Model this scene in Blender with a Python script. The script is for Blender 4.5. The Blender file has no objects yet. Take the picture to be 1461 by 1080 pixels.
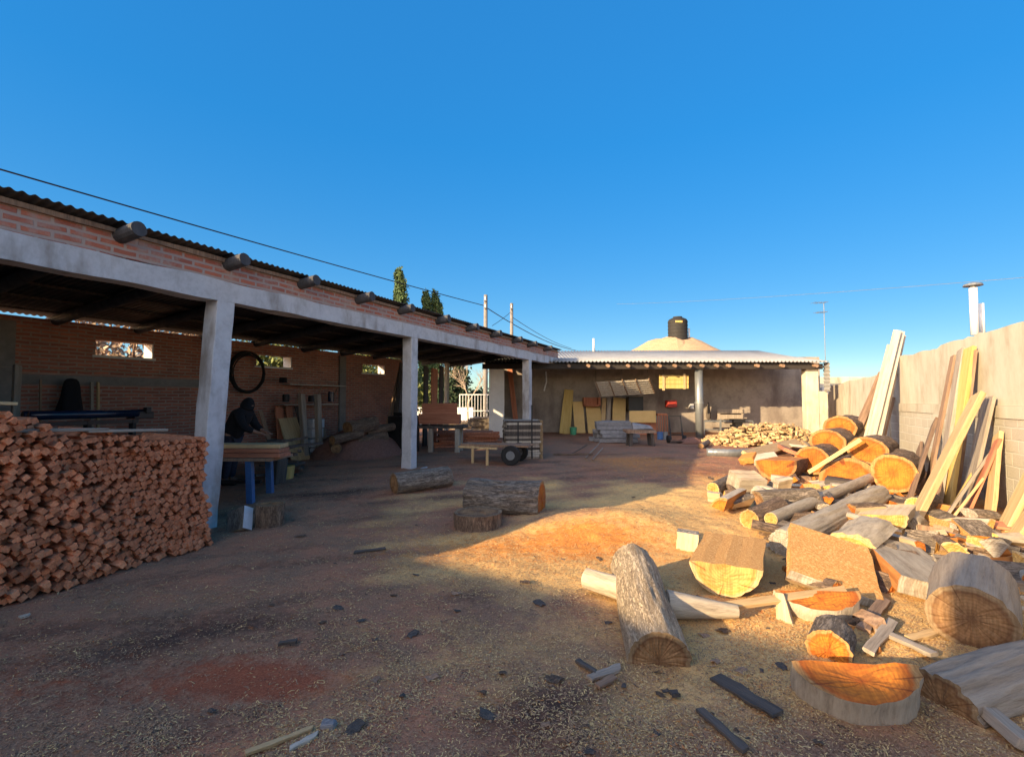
import bpy, math, random
import numpy as np
from mathutils import Vector, Matrix, noise
R = random.Random(11)
V = Vector
C = bpy.context.scene.collection
F = 700.0; CX = 730.5; CY = 540.0
PITCH = math.atan(30 / F); CAMH = 1.6
cp, sp = math.cos(PITCH), math.sin(PITCH)
AZ = math.radians(50.0); EL = math.radians(16.0)
def ss(a, b, x):
    t = min(1, max(0, (x - a) / (b - a))); return t * t * (3 - 2 * t)
def gh(x, y):
    h = -0.22 * (1 - ss(6, 11.5, y))
    h += 0.26 * math.exp(-((x - 1.4) / 1.1) ** 2 - ((y - 6.9) / 0.75) ** 2)
    h += 0.10 * math.exp(-((x - 4.6) / 1.8) ** 2 - ((y - 7.2) / 1.5) ** 2)
    return h
def ray(px, py):
    a = (px - CX) / F; b = (CY - py) / F
    return V((a, cp - b * sp, sp + b * cp))
def at(px, py, Y):
    d = ray(px, py); return V((0, 0, CAMH)) + d * (Y / d.y)
def gp(px, py, dz=0):
    d = ray(px, py); z = 0.0
    for _ in range(30):
        t = (z - CAMH) / d.z; p = V((0, 0, CAMH)) + d * t; z = gh(p.x, p.y)
    return V((p.x, p.y, z + dz))
def E(px, py, by):                 # point seen at px,py standing over the ground seen at px,by
    return at(px, py, gp(px, by).y)
def onwall(px, py, off=0.0):       # ray meets the right-hand boundary wall plane
    d = ray(px, py); t = (WX0 - off * 1.097) / (d.x - WB * d.y)
    return V((0, 0, CAMH)) + d * t
WX0, WB = 4.28, 0.45

# ------------------------------------------------------------------ materials
def nt(name):
    m = bpy.data.materials.new(name); m.use_nodes = True
    n = m.node_tree; b = n.nodes['Principled BSDF']
    return m, n, b
def N(n, t, **k):
    x = n.nodes.new(t)
    for a, v in k.items():
        if a in x.inputs: x.inputs[a].default_value = v
        else: setattr(x, a, v)
    return x
def ramp(n, cols, pos=None):
    r = n.nodes.new('ShaderNodeValToRGB'); e = r.color_ramp.elements
    pos = pos or [i / (len(cols) - 1) for i in range(len(cols))]
    e[0].position = pos[0]; e[1].position = pos[-1]
    for p in pos[1:-1]: e.new(p)
    for el, c in zip(sorted(e, key=lambda q: q.position), cols): el.color = (*c, 1)
    return r
def coords(n, stretch):
    tc = N(n, 'ShaderNodeTexCoord'); mp = N(n, 'ShaderNodeMapping')
    mp.inputs['Scale'].default_value = stretch
    oi = N(n, 'ShaderNodeObjectInfo'); vm = N(n, 'ShaderNodeVectorMath', operation='SCALE')
    n.links.new(tc.outputs['Object'], mp.inputs['Vector'])
    cb = N(n, 'ShaderNodeCombineXYZ')
    n.links.new(oi.outputs['Random'], cb.inputs[0]); n.links.new(oi.outputs['Random'], cb.inputs[2])
    vm.inputs['Scale'].default_value = 37.0; n.links.new(cb.outputs[0], vm.inputs[0])
    ad = N(n, 'ShaderNodeVectorMath', operation='ADD')
    n.links.new(mp.outputs[0], ad.inputs[0]); n.links.new(vm.outputs[0], ad.inputs[1])
    return ad.outputs[0], oi
def vary(n, col, oi, rnd):
    hs = N(n, 'ShaderNodeHueSaturation'); mr = N(n, 'ShaderNodeMapRange')
    mr.inputs['To Min'].default_value = 1 - rnd; mr.inputs['To Max'].default_value = 1 + rnd
    n.links.new(oi.outputs['Random'], mr.inputs['Value']); n.links.new(mr.outputs[0], hs.inputs['Value'])
    n.links.new(col, hs.inputs['Color']); return hs.outputs[0]
M = {}
def mat(name, cols, scale=5, stretch=(1, 1, 1), rough=.85, bump=.4, rnd=.0, metal=0, pos=None, dist=.02, spots=None, detail=7, fine=.35, bark=0):
    m, n, b = nt(name); v, oi = coords(n, stretch)
    no = N(n, 'ShaderNodeTexNoise', Scale=scale, Detail=detail, Roughness=.65)
    n.links.new(v, no.inputs['Vector'])
    r = ramp(n, cols, pos or [.3 + .4 * i / (len(cols) - 1) for i in range(len(cols))])
    nf = N(n, 'ShaderNodeTexNoise', Scale=scale * 5.3, Detail=4, Roughness=.7); n.links.new(v, nf.inputs['Vector'])
    mf = N(n, 'ShaderNodeMath', operation='MULTIPLY_ADD'); mf.inputs[1].default_value = fine; n.links.new(nf.outputs['Fac'], mf.inputs[0])
    m0 = N(n, 'ShaderNodeMath', operation='MULTIPLY'); m0.inputs[1].default_value = 1 - fine; n.links.new(no.outputs['Fac'], m0.inputs[0]); n.links.new(m0.outputs[0], mf.inputs[2])
    fac = mf.outputs[0]
    if bark:                                     # plates of bark parted by dark cracks
        vo = N(n, 'ShaderNodeTexVoronoi', feature='DISTANCE_TO_EDGE', Scale=bark)
        ds = N(n, 'ShaderNodeVectorMath', operation='MULTIPLY_ADD'); ds.inputs[1].default_value = (.35, .35, .35)
        n.links.new(no.outputs['Color'], ds.inputs[0]); n.links.new(v, ds.inputs[2]); n.links.new(ds.outputs[0], vo.inputs['Vector'])
        mr = N(n, 'ShaderNodeMapRange'); mr.inputs['From Max'].default_value = .18; mr.inputs['To Min'].default_value = -.17; mr.inputs['To Max'].default_value = .05
        n.links.new(vo.outputs['Distance'], mr.inputs['Value'])
        ab = N(n, 'ShaderNodeMath', operation='ADD'); n.links.new(mr.outputs[0], ab.inputs[0]); n.links.new(fac, ab.inputs[1]); fac = ab.outputs[0]
    n.links.new(fac, r.inputs[0]); col = r.outputs[0]
    if spots:                                    # (colour, scale, lo, hi): stains with their own shape
        n2 = N(n, 'ShaderNodeTexNoise', Scale=spots[1], Detail=5, Roughness=.6)
        tc = N(n, 'ShaderNodeTexCoord'); mp2 = N(n, 'ShaderNodeMapping'); mp2.inputs['Scale'].default_value = (1, 1, .35)
        n.links.new(tc.outputs['Object'], mp2.inputs['Vector']); n.links.new(mp2.outputs[0], n2.inputs['Vector'])
        r2 = ramp(n, [(0, 0, 0), (1, 1, 1)], [spots[2], spots[3]]); n.links.new(n2.outputs['Fac'], r2.inputs[0])
        mx = N(n, 'ShaderNodeMixRGB'); n.links.new(r2.outputs[0], mx.inputs[0])
        n.links.new(col, mx.inputs[1]); mx.inputs[2].default_value = (*spots[0], 1); col = mx.outputs[0]
    if rnd: col = vary(n, col, oi, rnd)
    n.links.new(col, b.inputs['Base Color']); b.inputs['Roughness'].default_value = rough
    b.inputs['Metallic'].default_value = metal
    if bump:
        bp = N(n, 'ShaderNodeBump', Strength=bump, Distance=dist)
        n.links.new(fac, bp.inputs['Height']); n.links.new(bp.outputs[0], b.inputs['Normal'])
    M[name] = m; return m
def cutmat(name, heart, mid, sap, rnd=.12):
    m, n, b = nt(name); v, oi = coords(n, (1, 1, 1))
    tc = N(n, 'ShaderNodeTexCoord')
    w = N(n, 'ShaderNodeTexWave', wave_type='RINGS', rings_direction='Z', Scale=13, Distortion=5, Detail=4)
    w.inputs['Detail Scale'].default_value = 1.2
    n.links.new(tc.outputs['Object'], w.inputs['Vector'])
    at_ = N(n, 'ShaderNodeAttribute', attribute_name='rr')
    no = N(n, 'ShaderNodeTexNoise', Scale=6, Detail=6, Roughness=.7); n.links.new(v, no.inputs['Vector'])
    ma = N(n, 'ShaderNodeMath', operation='MULTIPLY_ADD'); ma.inputs[1].default_value = .22; 
    n.links.new(no.outputs['Fac'], ma.inputs[0]); n.links.new(at_.outputs['Fac'], ma.inputs[2])
    r = ramp(n, [heart, mid, mid, heart, sap], [.15, .45, .75, .93, 1.03]); r.color_ramp.interpolation = 'LINEAR'
    n.links.new(ma.outputs[0], r.inputs[0])
    mx = N(n, 'ShaderNodeMixRGB', blend_type='MULTIPLY'); mx.inputs[0].default_value = .55
    r2 = ramp(n, [(.74, .68, .6), (1, 1, 1)], [.1, .7]); n.links.new(w.outputs['Fac'], r2.inputs[0])
    n.links.new(r.outputs[0], mx.inputs[1]); n.links.new(r2.outputs[0], mx.inputs[2])
    n3 = N(n, 'ShaderNodeTexNoise', Scale=3.5, Detail=8, Roughness=.75); n.links.new(v, n3.inputs['Vector'])
    r3 = ramp(n, [(.5, .4, .33), (1.05, 1.05, 1.05)], [.33, .58]); n.links.new(n3.outputs['Fac'], r3.inputs[0])
    m2 = N(n, 'ShaderNodeMixRGB', blend_type='MULTIPLY'); m2.inputs[0].default_value = .7
    n.links.new(mx.outputs[0], m2.inputs[1]); n.links.new(r3.outputs[0], m2.inputs[2])
    mps = N(n, 'ShaderNodeMapping'); mps.inputs['Scale'].default_value = (70, 5, 1); mps.inputs['Rotation'].default_value = (0, 0, .5)
    n.links.new(v, mps.inputs['Vector']); n5 = N(n, 'ShaderNodeTexNoise', Scale=1.0, Detail=3); n.links.new(mps.outputs[0], n5.inputs['Vector'])
    r5 = ramp(n, [(.62, .58, .52), (1.08, 1.08, 1.08)], [.35, .6]); n.links.new(n5.outputs['Fac'], r5.inputs[0])
    m5 = N(n, 'ShaderNodeMixRGB', blend_type='MULTIPLY'); m5.inputs[0].default_value = .6; n.links.new(m2.outputs[0], m5.inputs[1]); n.links.new(r5.outputs[0], m5.inputs[2])
    ac = N(n, 'ShaderNodeAttribute', attribute_name='crack'); r6 = ramp(n, [(1, 1, 1), (.42, .30, .20)], [.72, .98]); n.links.new(ac.outputs['Fac'], r6.inputs[0])
    m6 = N(n, 'ShaderNodeMixRGB', blend_type='MULTIPLY'); m6.inputs[0].default_value = .9; n.links.new(m5.outputs[0], m6.inputs[1]); n.links.new(r6.outputs[0], m6.inputs[2])
    col = vary(n, m6.outputs[0], oi, rnd)
    n.links.new(col, b.inputs['Base Color']); b.inputs['Roughness'].default_value = .85
    bp = N(n, 'ShaderNodeBump', Strength=.5, Distance=.012); n.links.new(n3.outputs['Fac'], bp.inputs['Height'])
    n.links.new(bp.outputs[0], b.inputs['Normal'])
    M[name] = m
def brickmat(name, c1, c2, mortar, bw, bh, ms, bump=.6, dirt=(.1, .07, .06), dirtamt=.5, axes='xz', lo=.45, hi=.75):
    m, n, b = nt(name); tc = N(n, 'ShaderNodeTexCoord'); sx = N(n, 'ShaderNodeSeparateXYZ'); cb = N(n, 'ShaderNodeCombineXYZ')
    nz = N(n, 'ShaderNodeTexNoise', Scale=2.2, Detail=3); n.links.new(tc.outputs['Object'], nz.inputs['Vector'])
    va = N(n, 'ShaderNodeVectorMath', operation='MULTIPLY_ADD'); va.inputs[1].default_value = (.05, .05, .05)
    n.links.new(nz.outputs['Color'], va.inputs[0]); n.links.new(tc.outputs['Object'], va.inputs[2])
    n.links.new(va.outputs[0], sx.inputs[0])
    n.links.new(sx.outputs[0 if axes[0] == 'x' else 1], cb.inputs[0]); n.links.new(sx.outputs[2], cb.inputs[1])
    br = N(n, 'ShaderNodeTexBrick', Scale=1.0); br.inputs['Brick Width'].default_value = bw
    br.inputs['Row Height'].default_value = bh; br.inputs['Mortar Size'].default_value = ms
    br.inputs['Mortar Smooth'].default_value = .35; br.inputs['Bias'].default_value = 0
    br.inputs['Color1'].default_value = (*c1, 1); br.inputs['Color2'].default_value = (*c2, 1); br.inputs['Mortar'].default_value = (*mortar, 1)
    n.links.new(cb.outputs[0], br.inputs['Vector'])
    n2 = N(n, 'ShaderNodeTexNoise', Scale=1.7, Detail=8, Roughness=.75); n.links.new(tc.outputs['Object'], n2.inputs['Vector'])
    r2 = ramp(n, [(0, 0, 0), (1, 1, 1)], [lo, hi]); n.links.new(n2.outputs['Fac'], r2.inputs[0])
    ml = N(n, 'ShaderNodeMath', operation='MULTIPLY'); ml.inputs[1].default_value = dirtamt; n.links.new(r2.outputs[0], ml.inputs[0])
    mx = N(n, 'ShaderNodeMixRGB'); n.links.new(ml.outputs[0], mx.inputs[0]); n.links.new(br.outputs['Color'], mx.inputs[1]); mx.inputs[2].default_value = (*dirt, 1)
    n.links.new(mx.outputs[0], b.inputs['Base Color']); b.inputs['Roughness'].default_value = .92
    n4 = N(n, 'ShaderNodeTexNoise', Scale=40, Detail=5); n.links.new(tc.outputs['Object'], n4.inputs['Vector'])
    mi = N(n, 'ShaderNodeMath', operation='MULTIPLY_ADD'); mi.inputs[1].default_value = -1.0
    n.links.new(br.outputs['Fac'], mi.inputs[0]); n.links.new(n4.outputs['Fac'], mi.inputs[2])
    bp = N(n, 'ShaderNodeBump', Strength=bump, Distance=.015); n.links.new(mi.outputs[0], bp.inputs['Height']); n.links.new(bp.outputs[0], b.inputs['Normal'])
    M[name] = m
LZ = (1, 1, .12)      # grain runs along local Z
mat('concrete', [(.38, .37, .37), (.52, .51, .52), (.60, .59, .60)], 3.5, bump=.5, dist=.01, spots=((.27, .235, .21), 2.4, .52, .70))
mat('concrete_dark', [(.13, .12, .11), (.24, .22, .2)], 3, bump=.4, dist=.01)
mat('plaster', [(0.336, 0.288, 0.208), (0.496, 0.44, 0.344), (0.576, 0.528, 0.432)], 2.0, (1, 1, .45), bump=.4, dist=.012, spots=((0.288, 0.24, 0.168), 1.8, .54, .74), fine=.25)
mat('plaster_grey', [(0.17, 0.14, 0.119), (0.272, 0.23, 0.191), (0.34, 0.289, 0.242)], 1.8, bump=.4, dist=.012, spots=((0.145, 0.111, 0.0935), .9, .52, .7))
mat('whitewash', [(0.561, 0.552, 0.527), (0.697, 0.689, 0.663)], 3, bump=.2, dist=.01)
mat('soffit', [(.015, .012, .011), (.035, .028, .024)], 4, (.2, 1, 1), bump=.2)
mat('roof_dark', [(.03, .028, .03), (.07, .06, .06)], 4, rough=.6, bump=.1, metal=.3)
mat('roof_zinc', [(.22, .22, .22), (.30, .30, .30), (.36, .36, .355)], 1.5, rough=.55, bump=.1, metal=.25, spots=((.30, .25, .2), 1.1, .6, .8))
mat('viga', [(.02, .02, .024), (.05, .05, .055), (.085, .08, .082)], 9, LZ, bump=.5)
mat('bark_grey', [(.085, .062, .045), (.22, .17, .125), (.36, .285, .215)], 14, (1, 1, .22), bump=1.0, dist=.03, rnd=.15, bark=16)
mat('bark_pale', [(0.189, 0.146, 0.103), (0.396, 0.327, 0.241), (0.516, 0.439, 0.335)], 16, (1, 1, .16), bump=.8, dist=.02, rnd=.12)
mat('bark_brown', [(.075, .046, .03), (.20, .128, .08), (.33, .22, .145)], 14, (1, 1, .25), bump=1.0, dist=.03, rnd=.15, bark=18)
mat('bark_furrow', [(.30, .21, .13), (.60, .46, .30), (.76, .61, .42)], 16, (1, 1, .13), bump=1.0, dist=.04, bark=30)
mat('bark_trunk', [(.17, .13, .095), (.32, .255, .19), (.43, .355, .27)], 16, (1, 1, .08), bump=1.0, dist=.03)
cutmat('cut_orange', (0.42, 0.105, 0.0084), (0.504, 0.168, 0.0151), (0.42, 0.235, 0.084))
cutmat('cut_yellow', (0.541, 0.303, 0.0738), (0.574, 0.353, 0.107), (0.541, 0.394, 0.197))
cutmat('cut_dull', (.17, .085, .035), (.30, .17, .075), (.26, .18, .10))
cutmat('cut_grey', (.33, .29, .24), (.42, .37, .30), (.40, .36, .30))
LG = (1, 1, .06)
mat('split_orange', [(0.258, 0.086, 0.0172), (0.447, 0.172, 0.0387), (0.533, 0.267, 0.086)], 16, LG, bump=.7, rnd=.12)
mat('split_sawdust', [(.34, .13, .03), (.58, .29, .08), (.90, .68, .32)], 55, bump=.8, dist=.02)
mat('split_pale', [(0.302, 0.21, 0.118), (0.504, 0.378, 0.235), (0.605, 0.487, 0.336)], 16, LG, bump=.7, rnd=.12)
mat('plank_pale', [(0.286, 0.176, 0.0756), (0.487, 0.328, 0.16), (0.588, 0.428, 0.227)], 22, LG, bump=.4, rnd=.12, spots=((0.252, 0.16, 0.084), 4, .6, .75))
mat('plank_yellow', [(0.319, 0.202, 0.0504), (0.47, 0.323, 0.101), (0.538, 0.395, 0.16)], 20, LG, bump=.4, rnd=.06, spots=((0.353, 0.218, 0.0756), 3, .6, .8))
mat('plank_white', [(0.241, 0.194, 0.142), (0.396, 0.348, 0.28), (0.49, 0.439, 0.365)], 22, LG, bump=.4, rnd=.05, spots=((0.31, 0.249, 0.181), 4, .58, .75))
mat('plank_grey', [(.14, .11, .085), (.30, .245, .19), (.42, .35, .275)], 22, LG, bump=.6, rnd=.15)
mat('plank_brown', [(.10, .06, .04), (.26, .16, .10), (.38, .25, .16)], 22, LG, bump=.6, rnd=.15)
mat('plank_dark', [(.03, .024, .02), (.075, .06, .05), (.13, .105, .085)], 22, LG, bump=.8, rnd=.15)
mat('plank_red', [(.22, .07, .035), (.42, .155, .08), (.54, .24, .14)], 20, LG, bump=.4, rnd=.12)
mat('slat_red', [(.28, .08, .032), (.60, .21, .09), (.80, .38, .20)], 12, (1, 1, .5), bump=.5, rnd=.38)
mat('slat_stack_red', [(.20, .058, .024), (.54, .185, .08), (.74, .34, .18)], 16, (1, 1, .5), bump=.5)
mat('billet_mix', [(0.141, 0.0836, 0.0396), (0.387, 0.255, 0.123), (0.616, 0.458, 0.238)], 9, (1, 1, .5), bump=.5, rnd=.45)
mat('metal_black', [(.012, .012, .013), (.03, .03, .032)], 6, rough=.45, bump=.1, metal=.4)
mat('metal_blue', [(.03, .08, .2), (.06, .16, .36)], 6, rough=.5, bump=.15)
mat('metal_navy', [(.006, .012, .03), (.012, .025, .055)], 4, rough=.22, bump=.05)
mat('metal_grey', [(.16, .17, .18), (.28, .295, .30)], 3, (1, 1, .3), rough=.4, bump=.1, metal=.5)
mat('metal_white', [(.52, .53, .54), (.66, .66, .66)], 5, rough=.45, bump=.05)
mat('rubber', [(.006, .006, .006), (.018, .017, .016)], 12, rough=.8, bump=.3)
mat('cloth_black', [(.003, .003, .005), (.008, .008, .011)], 14, rough=.95, bump=.5)
mat('skin', [(.22, .11, .07), (.30, .16, .10)], 12, rough=.6, bump=.1)
mat('trousers', [(.012, .015, .03), (.03, .035, .06)], 20, rough=.9, bump=.4)
mat('red_paint', [(.32, .03, .02), (.45, .05, .035)], 4, rough=.5, bump=.1)
mat('green_paint', [(.05, .25, .12), (.09, .38, .2)], 4, rough=.5, bump=.1)
mat('tan_board', [(.52, .34, .12), (.66, .46, .19)], 3, rough=.8, bump=.15)
mat('stone', [(.12, .11, .11), (.25, .24, .24), (.34, .33, .32)], 8, bump=.7, dist=.03, rnd=.2)
mat('leaf_dark', [(.015, .03, .012), (.04, .075, .028)], 4, bump=0, rnd=.2)
mat('leaf_cypress', [(.03, .06, .02), (.085, .14, .05)], 3, bump=0)
mat('leaf_olive', [(.10, .13, .035), (.22, .24, .08)], 3, bump=0)
mat('twig', [(.22, .16, .11), (.42, .33, .24)], 6, LZ, bump=.3)
mat('hill_green', [(.05, .08, .03), (.12, .13, .06), (.2, .17, .09)], .05, bump=0)
mat('asphalt', [(.05, .05, .05), (.09, .09, .09)], 8)
brickmat('brick', (.46, .16, .095), (.28, .10, .065), (.34, .235, .185), .27, .070, .018, dirt=(.09, .055, .042))
brickmat('brick_band', (.50, .155, .09), (.34, .11, .075), (.40, .31, .27), .28, .082, .020, dirt=(.42, .31, .26), dirtamt=.85, lo=.47, hi=.6)
brickmat('blocks', (0.492, 0.451, 0.369), (0.435, 0.394, 0.32), (0.574, 0.541, 0.459), .40, .20, .014, bump=.7, dirt=(0.377, 0.328, 0.254), dirtamt=.6)
brickmat('dome_brick', (.48, .30, .17), (.40, .24, .13), (.45, .34, .22), .28, .09, .012, dirt=(.36, .26, .16))
def groundmat():
    m, n, b = nt('earth'); tc = N(n, 'ShaderNodeTexCoord')
    def noi(s, d=8, ro=.7):
        x = N(n, 'ShaderNodeTexNoise', Scale=s, Detail=d, Roughness=ro); n.links.new(tc.outputs['Object'], x.inputs['Vector']); return x.outputs['Fac']
    at_ = N(n, 'ShaderNodeAttribute', attribute_name='mix'); sp_ = N(n, 'ShaderNodeSeparateColor'); n.links.new(at_.outputs['Color'], sp_.inputs[0])
    fine = noi(70, 7, .8); mid = noi(11, 10, .75); big = noi(1.3, 8, .7)
    def mixc(fac, a, b_):
        x = N(n, 'ShaderNodeMixRGB'); n.links.new(fac, x.inputs[0]) if not isinstance(fac, float) else None
        for i, q in ((1, a), (2, b_)):
            if isinstance(q, tuple): x.inputs[i].default_value = (*q, 1)
            else: n.links.new(q, x.inputs[i])
        return x.outputs[0]
    def thr(f, lo, hi):
        r = N(n, 'ShaderNodeMapRange'); r.inputs['From Min'].default_value = lo; r.inputs['From Max'].default_value = hi; n.links.new(f, r.inputs['Value']); return r.outputs[0]
    def madd(a, k, c):
        x = N(n, 'ShaderNodeMath', operation='MULTIPLY_ADD'); n.links.new(a, x.inputs[0]); x.inputs[1].default_value = k
        n.links.new(c, x.inputs[2]) if not isinstance(c, float) else setattr(x.inputs[2], 'default_value', c); return x.outputs[0]
    base = ramp(n, [(.12, .062, .038), (.29, .165, .10), (.46, .285, .18)], [.3, .5, .72]); n.links.new(fine, base.inputs[0])
    red = ramp(n, [(.18, .07, .04), (.42, .185, .105), (.56, .28, .165)], [.3, .5, .72]); n.links.new(fine, red.inputs[0])
    col = mixc(thr(big, .40, .62), base.outputs[0], red.outputs[0])
    col = mixc(thr(madd(mid, .9, sp_.outputs[2]), .56, .95), col, (.05, .033, .028))
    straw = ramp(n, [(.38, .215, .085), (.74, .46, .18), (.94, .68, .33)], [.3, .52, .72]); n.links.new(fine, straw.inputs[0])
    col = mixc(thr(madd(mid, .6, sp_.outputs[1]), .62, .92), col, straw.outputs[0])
    saw = ramp(n, [(.36, .10, .022), (.66, .265, .06), (.90, .52, .18)], [.3, .52, .72]); n.links.new(fine, saw.inputs[0])
    col = mixc(thr(madd(mid, 2.0, sp_.outputs[0]), 1.15, 1.75), col, saw.outputs[0])
    dust = ramp(n, [(.17, .045, .022), (.33, .10, .05), (.44, .17, .09)], [.3, .52, .72]); n.links.new(fine, dust.inputs[0])
    col = mixc(thr(madd(mid, 2.2, at_.outputs['Alpha']), 1.28, 1.85), col, dust.outputs[0])
    n.links.new(col, b.inputs['Base Color']); b.inputs['Roughness'].default_value = .95
    b.inputs['Specular IOR Level'].default_value = .15
    hsum = madd(mid, 1.5, fine)
    bp = N(n, 'ShaderNodeBump', Strength=.5, Distance=.02); n.links.new(hsum, bp.inputs['Height']); n.links.new(bp.outputs[0], b.inputs['Normal'])
    M['earth'] = m
groundmat()

# ------------------------------------------------------------------ builders
def T(o, label, cat, group=None):
    o['label'] = label; o['category'] = cat
    if group: o['group'] = group
    return o
def S(o, kind='structure'):
    o['kind'] = kind; return o
def empty(name, loc, label, cat, rz=0, group=None):
    o = bpy.data.objects.new(name, None); C.objects.link(o); o.location = loc; o.rotation_euler = (0, 0, rz)
    o.empty_display_size = .1
    return T(o, label, cat, group)
class MB:
    def __init__(s): s.v = []; s.f = []; s.mi = []; s.at = None; s.ck = None
    def add(s, vs, fs, mi=0):
        k = len(s.v); s.v += [tuple(q) for q in vs]
        for f in fs: s.f.append(tuple(i + k for i in f)); s.mi.append(mi)
    def box(s, c, d, rot=None, mi=0, jit=0, top=1.0):
        hx, hy, hz = d[0] / 2, d[1] / 2, d[2] / 2; vs = []
        for z in (-hz, hz):
            q = top if z > 0 else 1
            for x, y in ((-hx, -hy), (hx, -hy), (hx, hy), (-hx, hy)):
                p = V((x * q, y * q, z))
                if jit: p += V((R.uniform(-jit, jit), R.uniform(-jit, jit), R.uniform(-jit, jit)))
                if rot: p = rot @ p
                vs.append(p + V(c))
        s.add(vs, [(3, 2, 1, 0), (4, 5, 6, 7), (0, 1, 5, 4), (1, 2, 6, 5), (2, 3, 7, 6), (3, 0, 4, 7)], mi); return s
    def b2(s, x0, x1, y0, y1, z0, z1, mi=0): return s.box(((x0 + x1) / 2, (y0 + y1) / 2, (z0 + z1) / 2), (x1 - x0, y1 - y0, z1 - z0), mi=mi)
    def bar(s, p, q, w, t, up=(0, 0, 1), mi=0):
        p, q = V(p), V(q); z = (q - p).normalized(); u = V(up)
        if abs(u.dot(z)) > .98: u = V((0, 1, 0))
        x = u.cross(z).normalized(); y = z.cross(x)
        return s.box((p + q) / 2, (w, t, (q - p).length), Matrix((x, y, z)).transposed(), mi)
    def tube(s, pts, rs, n=10, mi=0, caps=True, ns=0):
        pts = [V(p) for p in pts]; rs = rs if isinstance(rs, (list, tuple)) else [rs] * len(pts)
        k0 = len(s.v); vs = []; ref = None
        for i, p in enumerate(pts):
            d = (pts[min(i + 1, len(pts) - 1)] - pts[max(i - 1, 0)]).normalized()
            if ref is None: ref = V((1, 0, 0)) if abs(d.x) < .8 else V((0, 1, 0))
            x = (ref - d * ref.dot(d)).normalized(); y = d.cross(x); ref = x
            for j in range(n):
                a = 2 * math.pi * j / n; r = rs[i] * (1 + (ns * noise.noise(V((p.x * 5 + math.cos(a), p.y * 5 + math.sin(a), p.z * 5))) if ns else 0))
                vs.append(p + x * r * math.cos(a) + y * r * math.sin(a))
        fs = []
        for i in range(len(pts) - 1):
            for j in range(n): a = i * n + j; b = i * n + (j + 1) % n; fs.append((a, b, b + n, a + n))
        if caps: fs.append(tuple(range(n - 1, -1, -1))); e = (len(pts) - 1) * n; fs.append(tuple(range(e, e + n)))
        s.add(vs, fs, mi); return s
    def build(s, name, mats, parent=None, org=None, mtx=None, smooth=False, bev=0):
        me = bpy.data.meshes.new(name); o_ = V(org) if org is not None else V((0, 0, 0))
        me.from_pydata([(a - o_.x, b - o_.y, c - o_.z) for a, b, c in s.v], [], s.f)
        if not isinstance(mats, (list, tuple)): mats = [mats]
        for m in mats: me.materials.append(M[m])
        me.polygons.foreach_set('material_index', s.mi)
        if smooth: me.polygons.foreach_set('use_smooth', [True] * len(s.f))
        if s.at is not None:
            a = me.attributes.new('rr', 'FLOAT', 'POINT'); a.data.foreach_set('value', s.at)
            a = me.attributes.new('crack', 'FLOAT', 'POINT'); a.data.foreach_set('value', s.ck)
        me.update(); o = bpy.data.objects.new(name, me); C.objects.link(o)
        if parent: o.parent = parent
        if mtx is not None: o.matrix_local = mtx
        elif org is not None: o.location = o_
        if bev:
            b = o.modifiers.new('Bevel', 'BEVEL'); b.width = bev; b.segments = 2; b.limit_method = 'ANGLE'
        return o
def frame(p0, z, up):
    z = z.normalized(); u = V(up); y = u - z * u.dot(z)
    if y.length < 1e-3: y = V((0, 1, 0)) - z * z.y
    y.normalize(); x = y.cross(z)
    m = Matrix((x, y, z)).transposed().to_4x4(); m.translation = p0; return m
def circ(r, ry=None, n=64, a0=0):
    return [(r * math.cos(2 * math.pi * i / n + a0), (ry or r) * math.sin(2 * math.pi * i / n + a0), 'b') for i in range(n)]
def halfr(r, ry=None, n=20, f=1.0):          # flat side up (+y), bark below
    ry = ry or r
    p = [(r * math.cos(math.pi + math.pi * i / n), ry * math.sin(math.pi + math.pi * i / n), 'b') for i in range(n)]
    k = 6; p += [(r - 2 * r * i / k, R.uniform(-.04, .04) * r, 'c') for i in range(k)]
    return p
def wedge(r, a0, a1, n=12):                  # split piece: bark over the arc, split faces to the pith
    p = [(r * math.cos(a0 + (a1 - a0) * i / n), r * math.sin(a0 + (a1 - a0) * i / n), 'b') for i in range(n)]
    e = (r * math.cos(a1), r * math.sin(a1)); b = (r * math.cos(a0), r * math.sin(a0))
    for i in range(4): t = i / 4; p.append((e[0] * (1 - t), e[1] * (1 - t), 'c'))
    for i in range(4): t = i / 4; p.append((b[0] * t, b[1] * t, 'c'))
    return p
def slabx(w, h, bark='n'):
    k = 5; p = []
    p += [(-w / 2 + w * i / k, -h / 2, 'b' if 'd' in bark else 'c') for i in range(k)]
    p += [(w / 2, -h / 2 + h * i / 3, 'b' if 'r' in bark else 'c') for i in range(3)]
    p += [(w / 2 - w * i / k, h / 2, 'b' if 'u' in bark else 'c') for i in range(k)]
    p += [(-w / 2, h / 2 - h * i / 3, 'b' if 'l' in bark else 'c') for i in range(3)]
    return p
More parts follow.
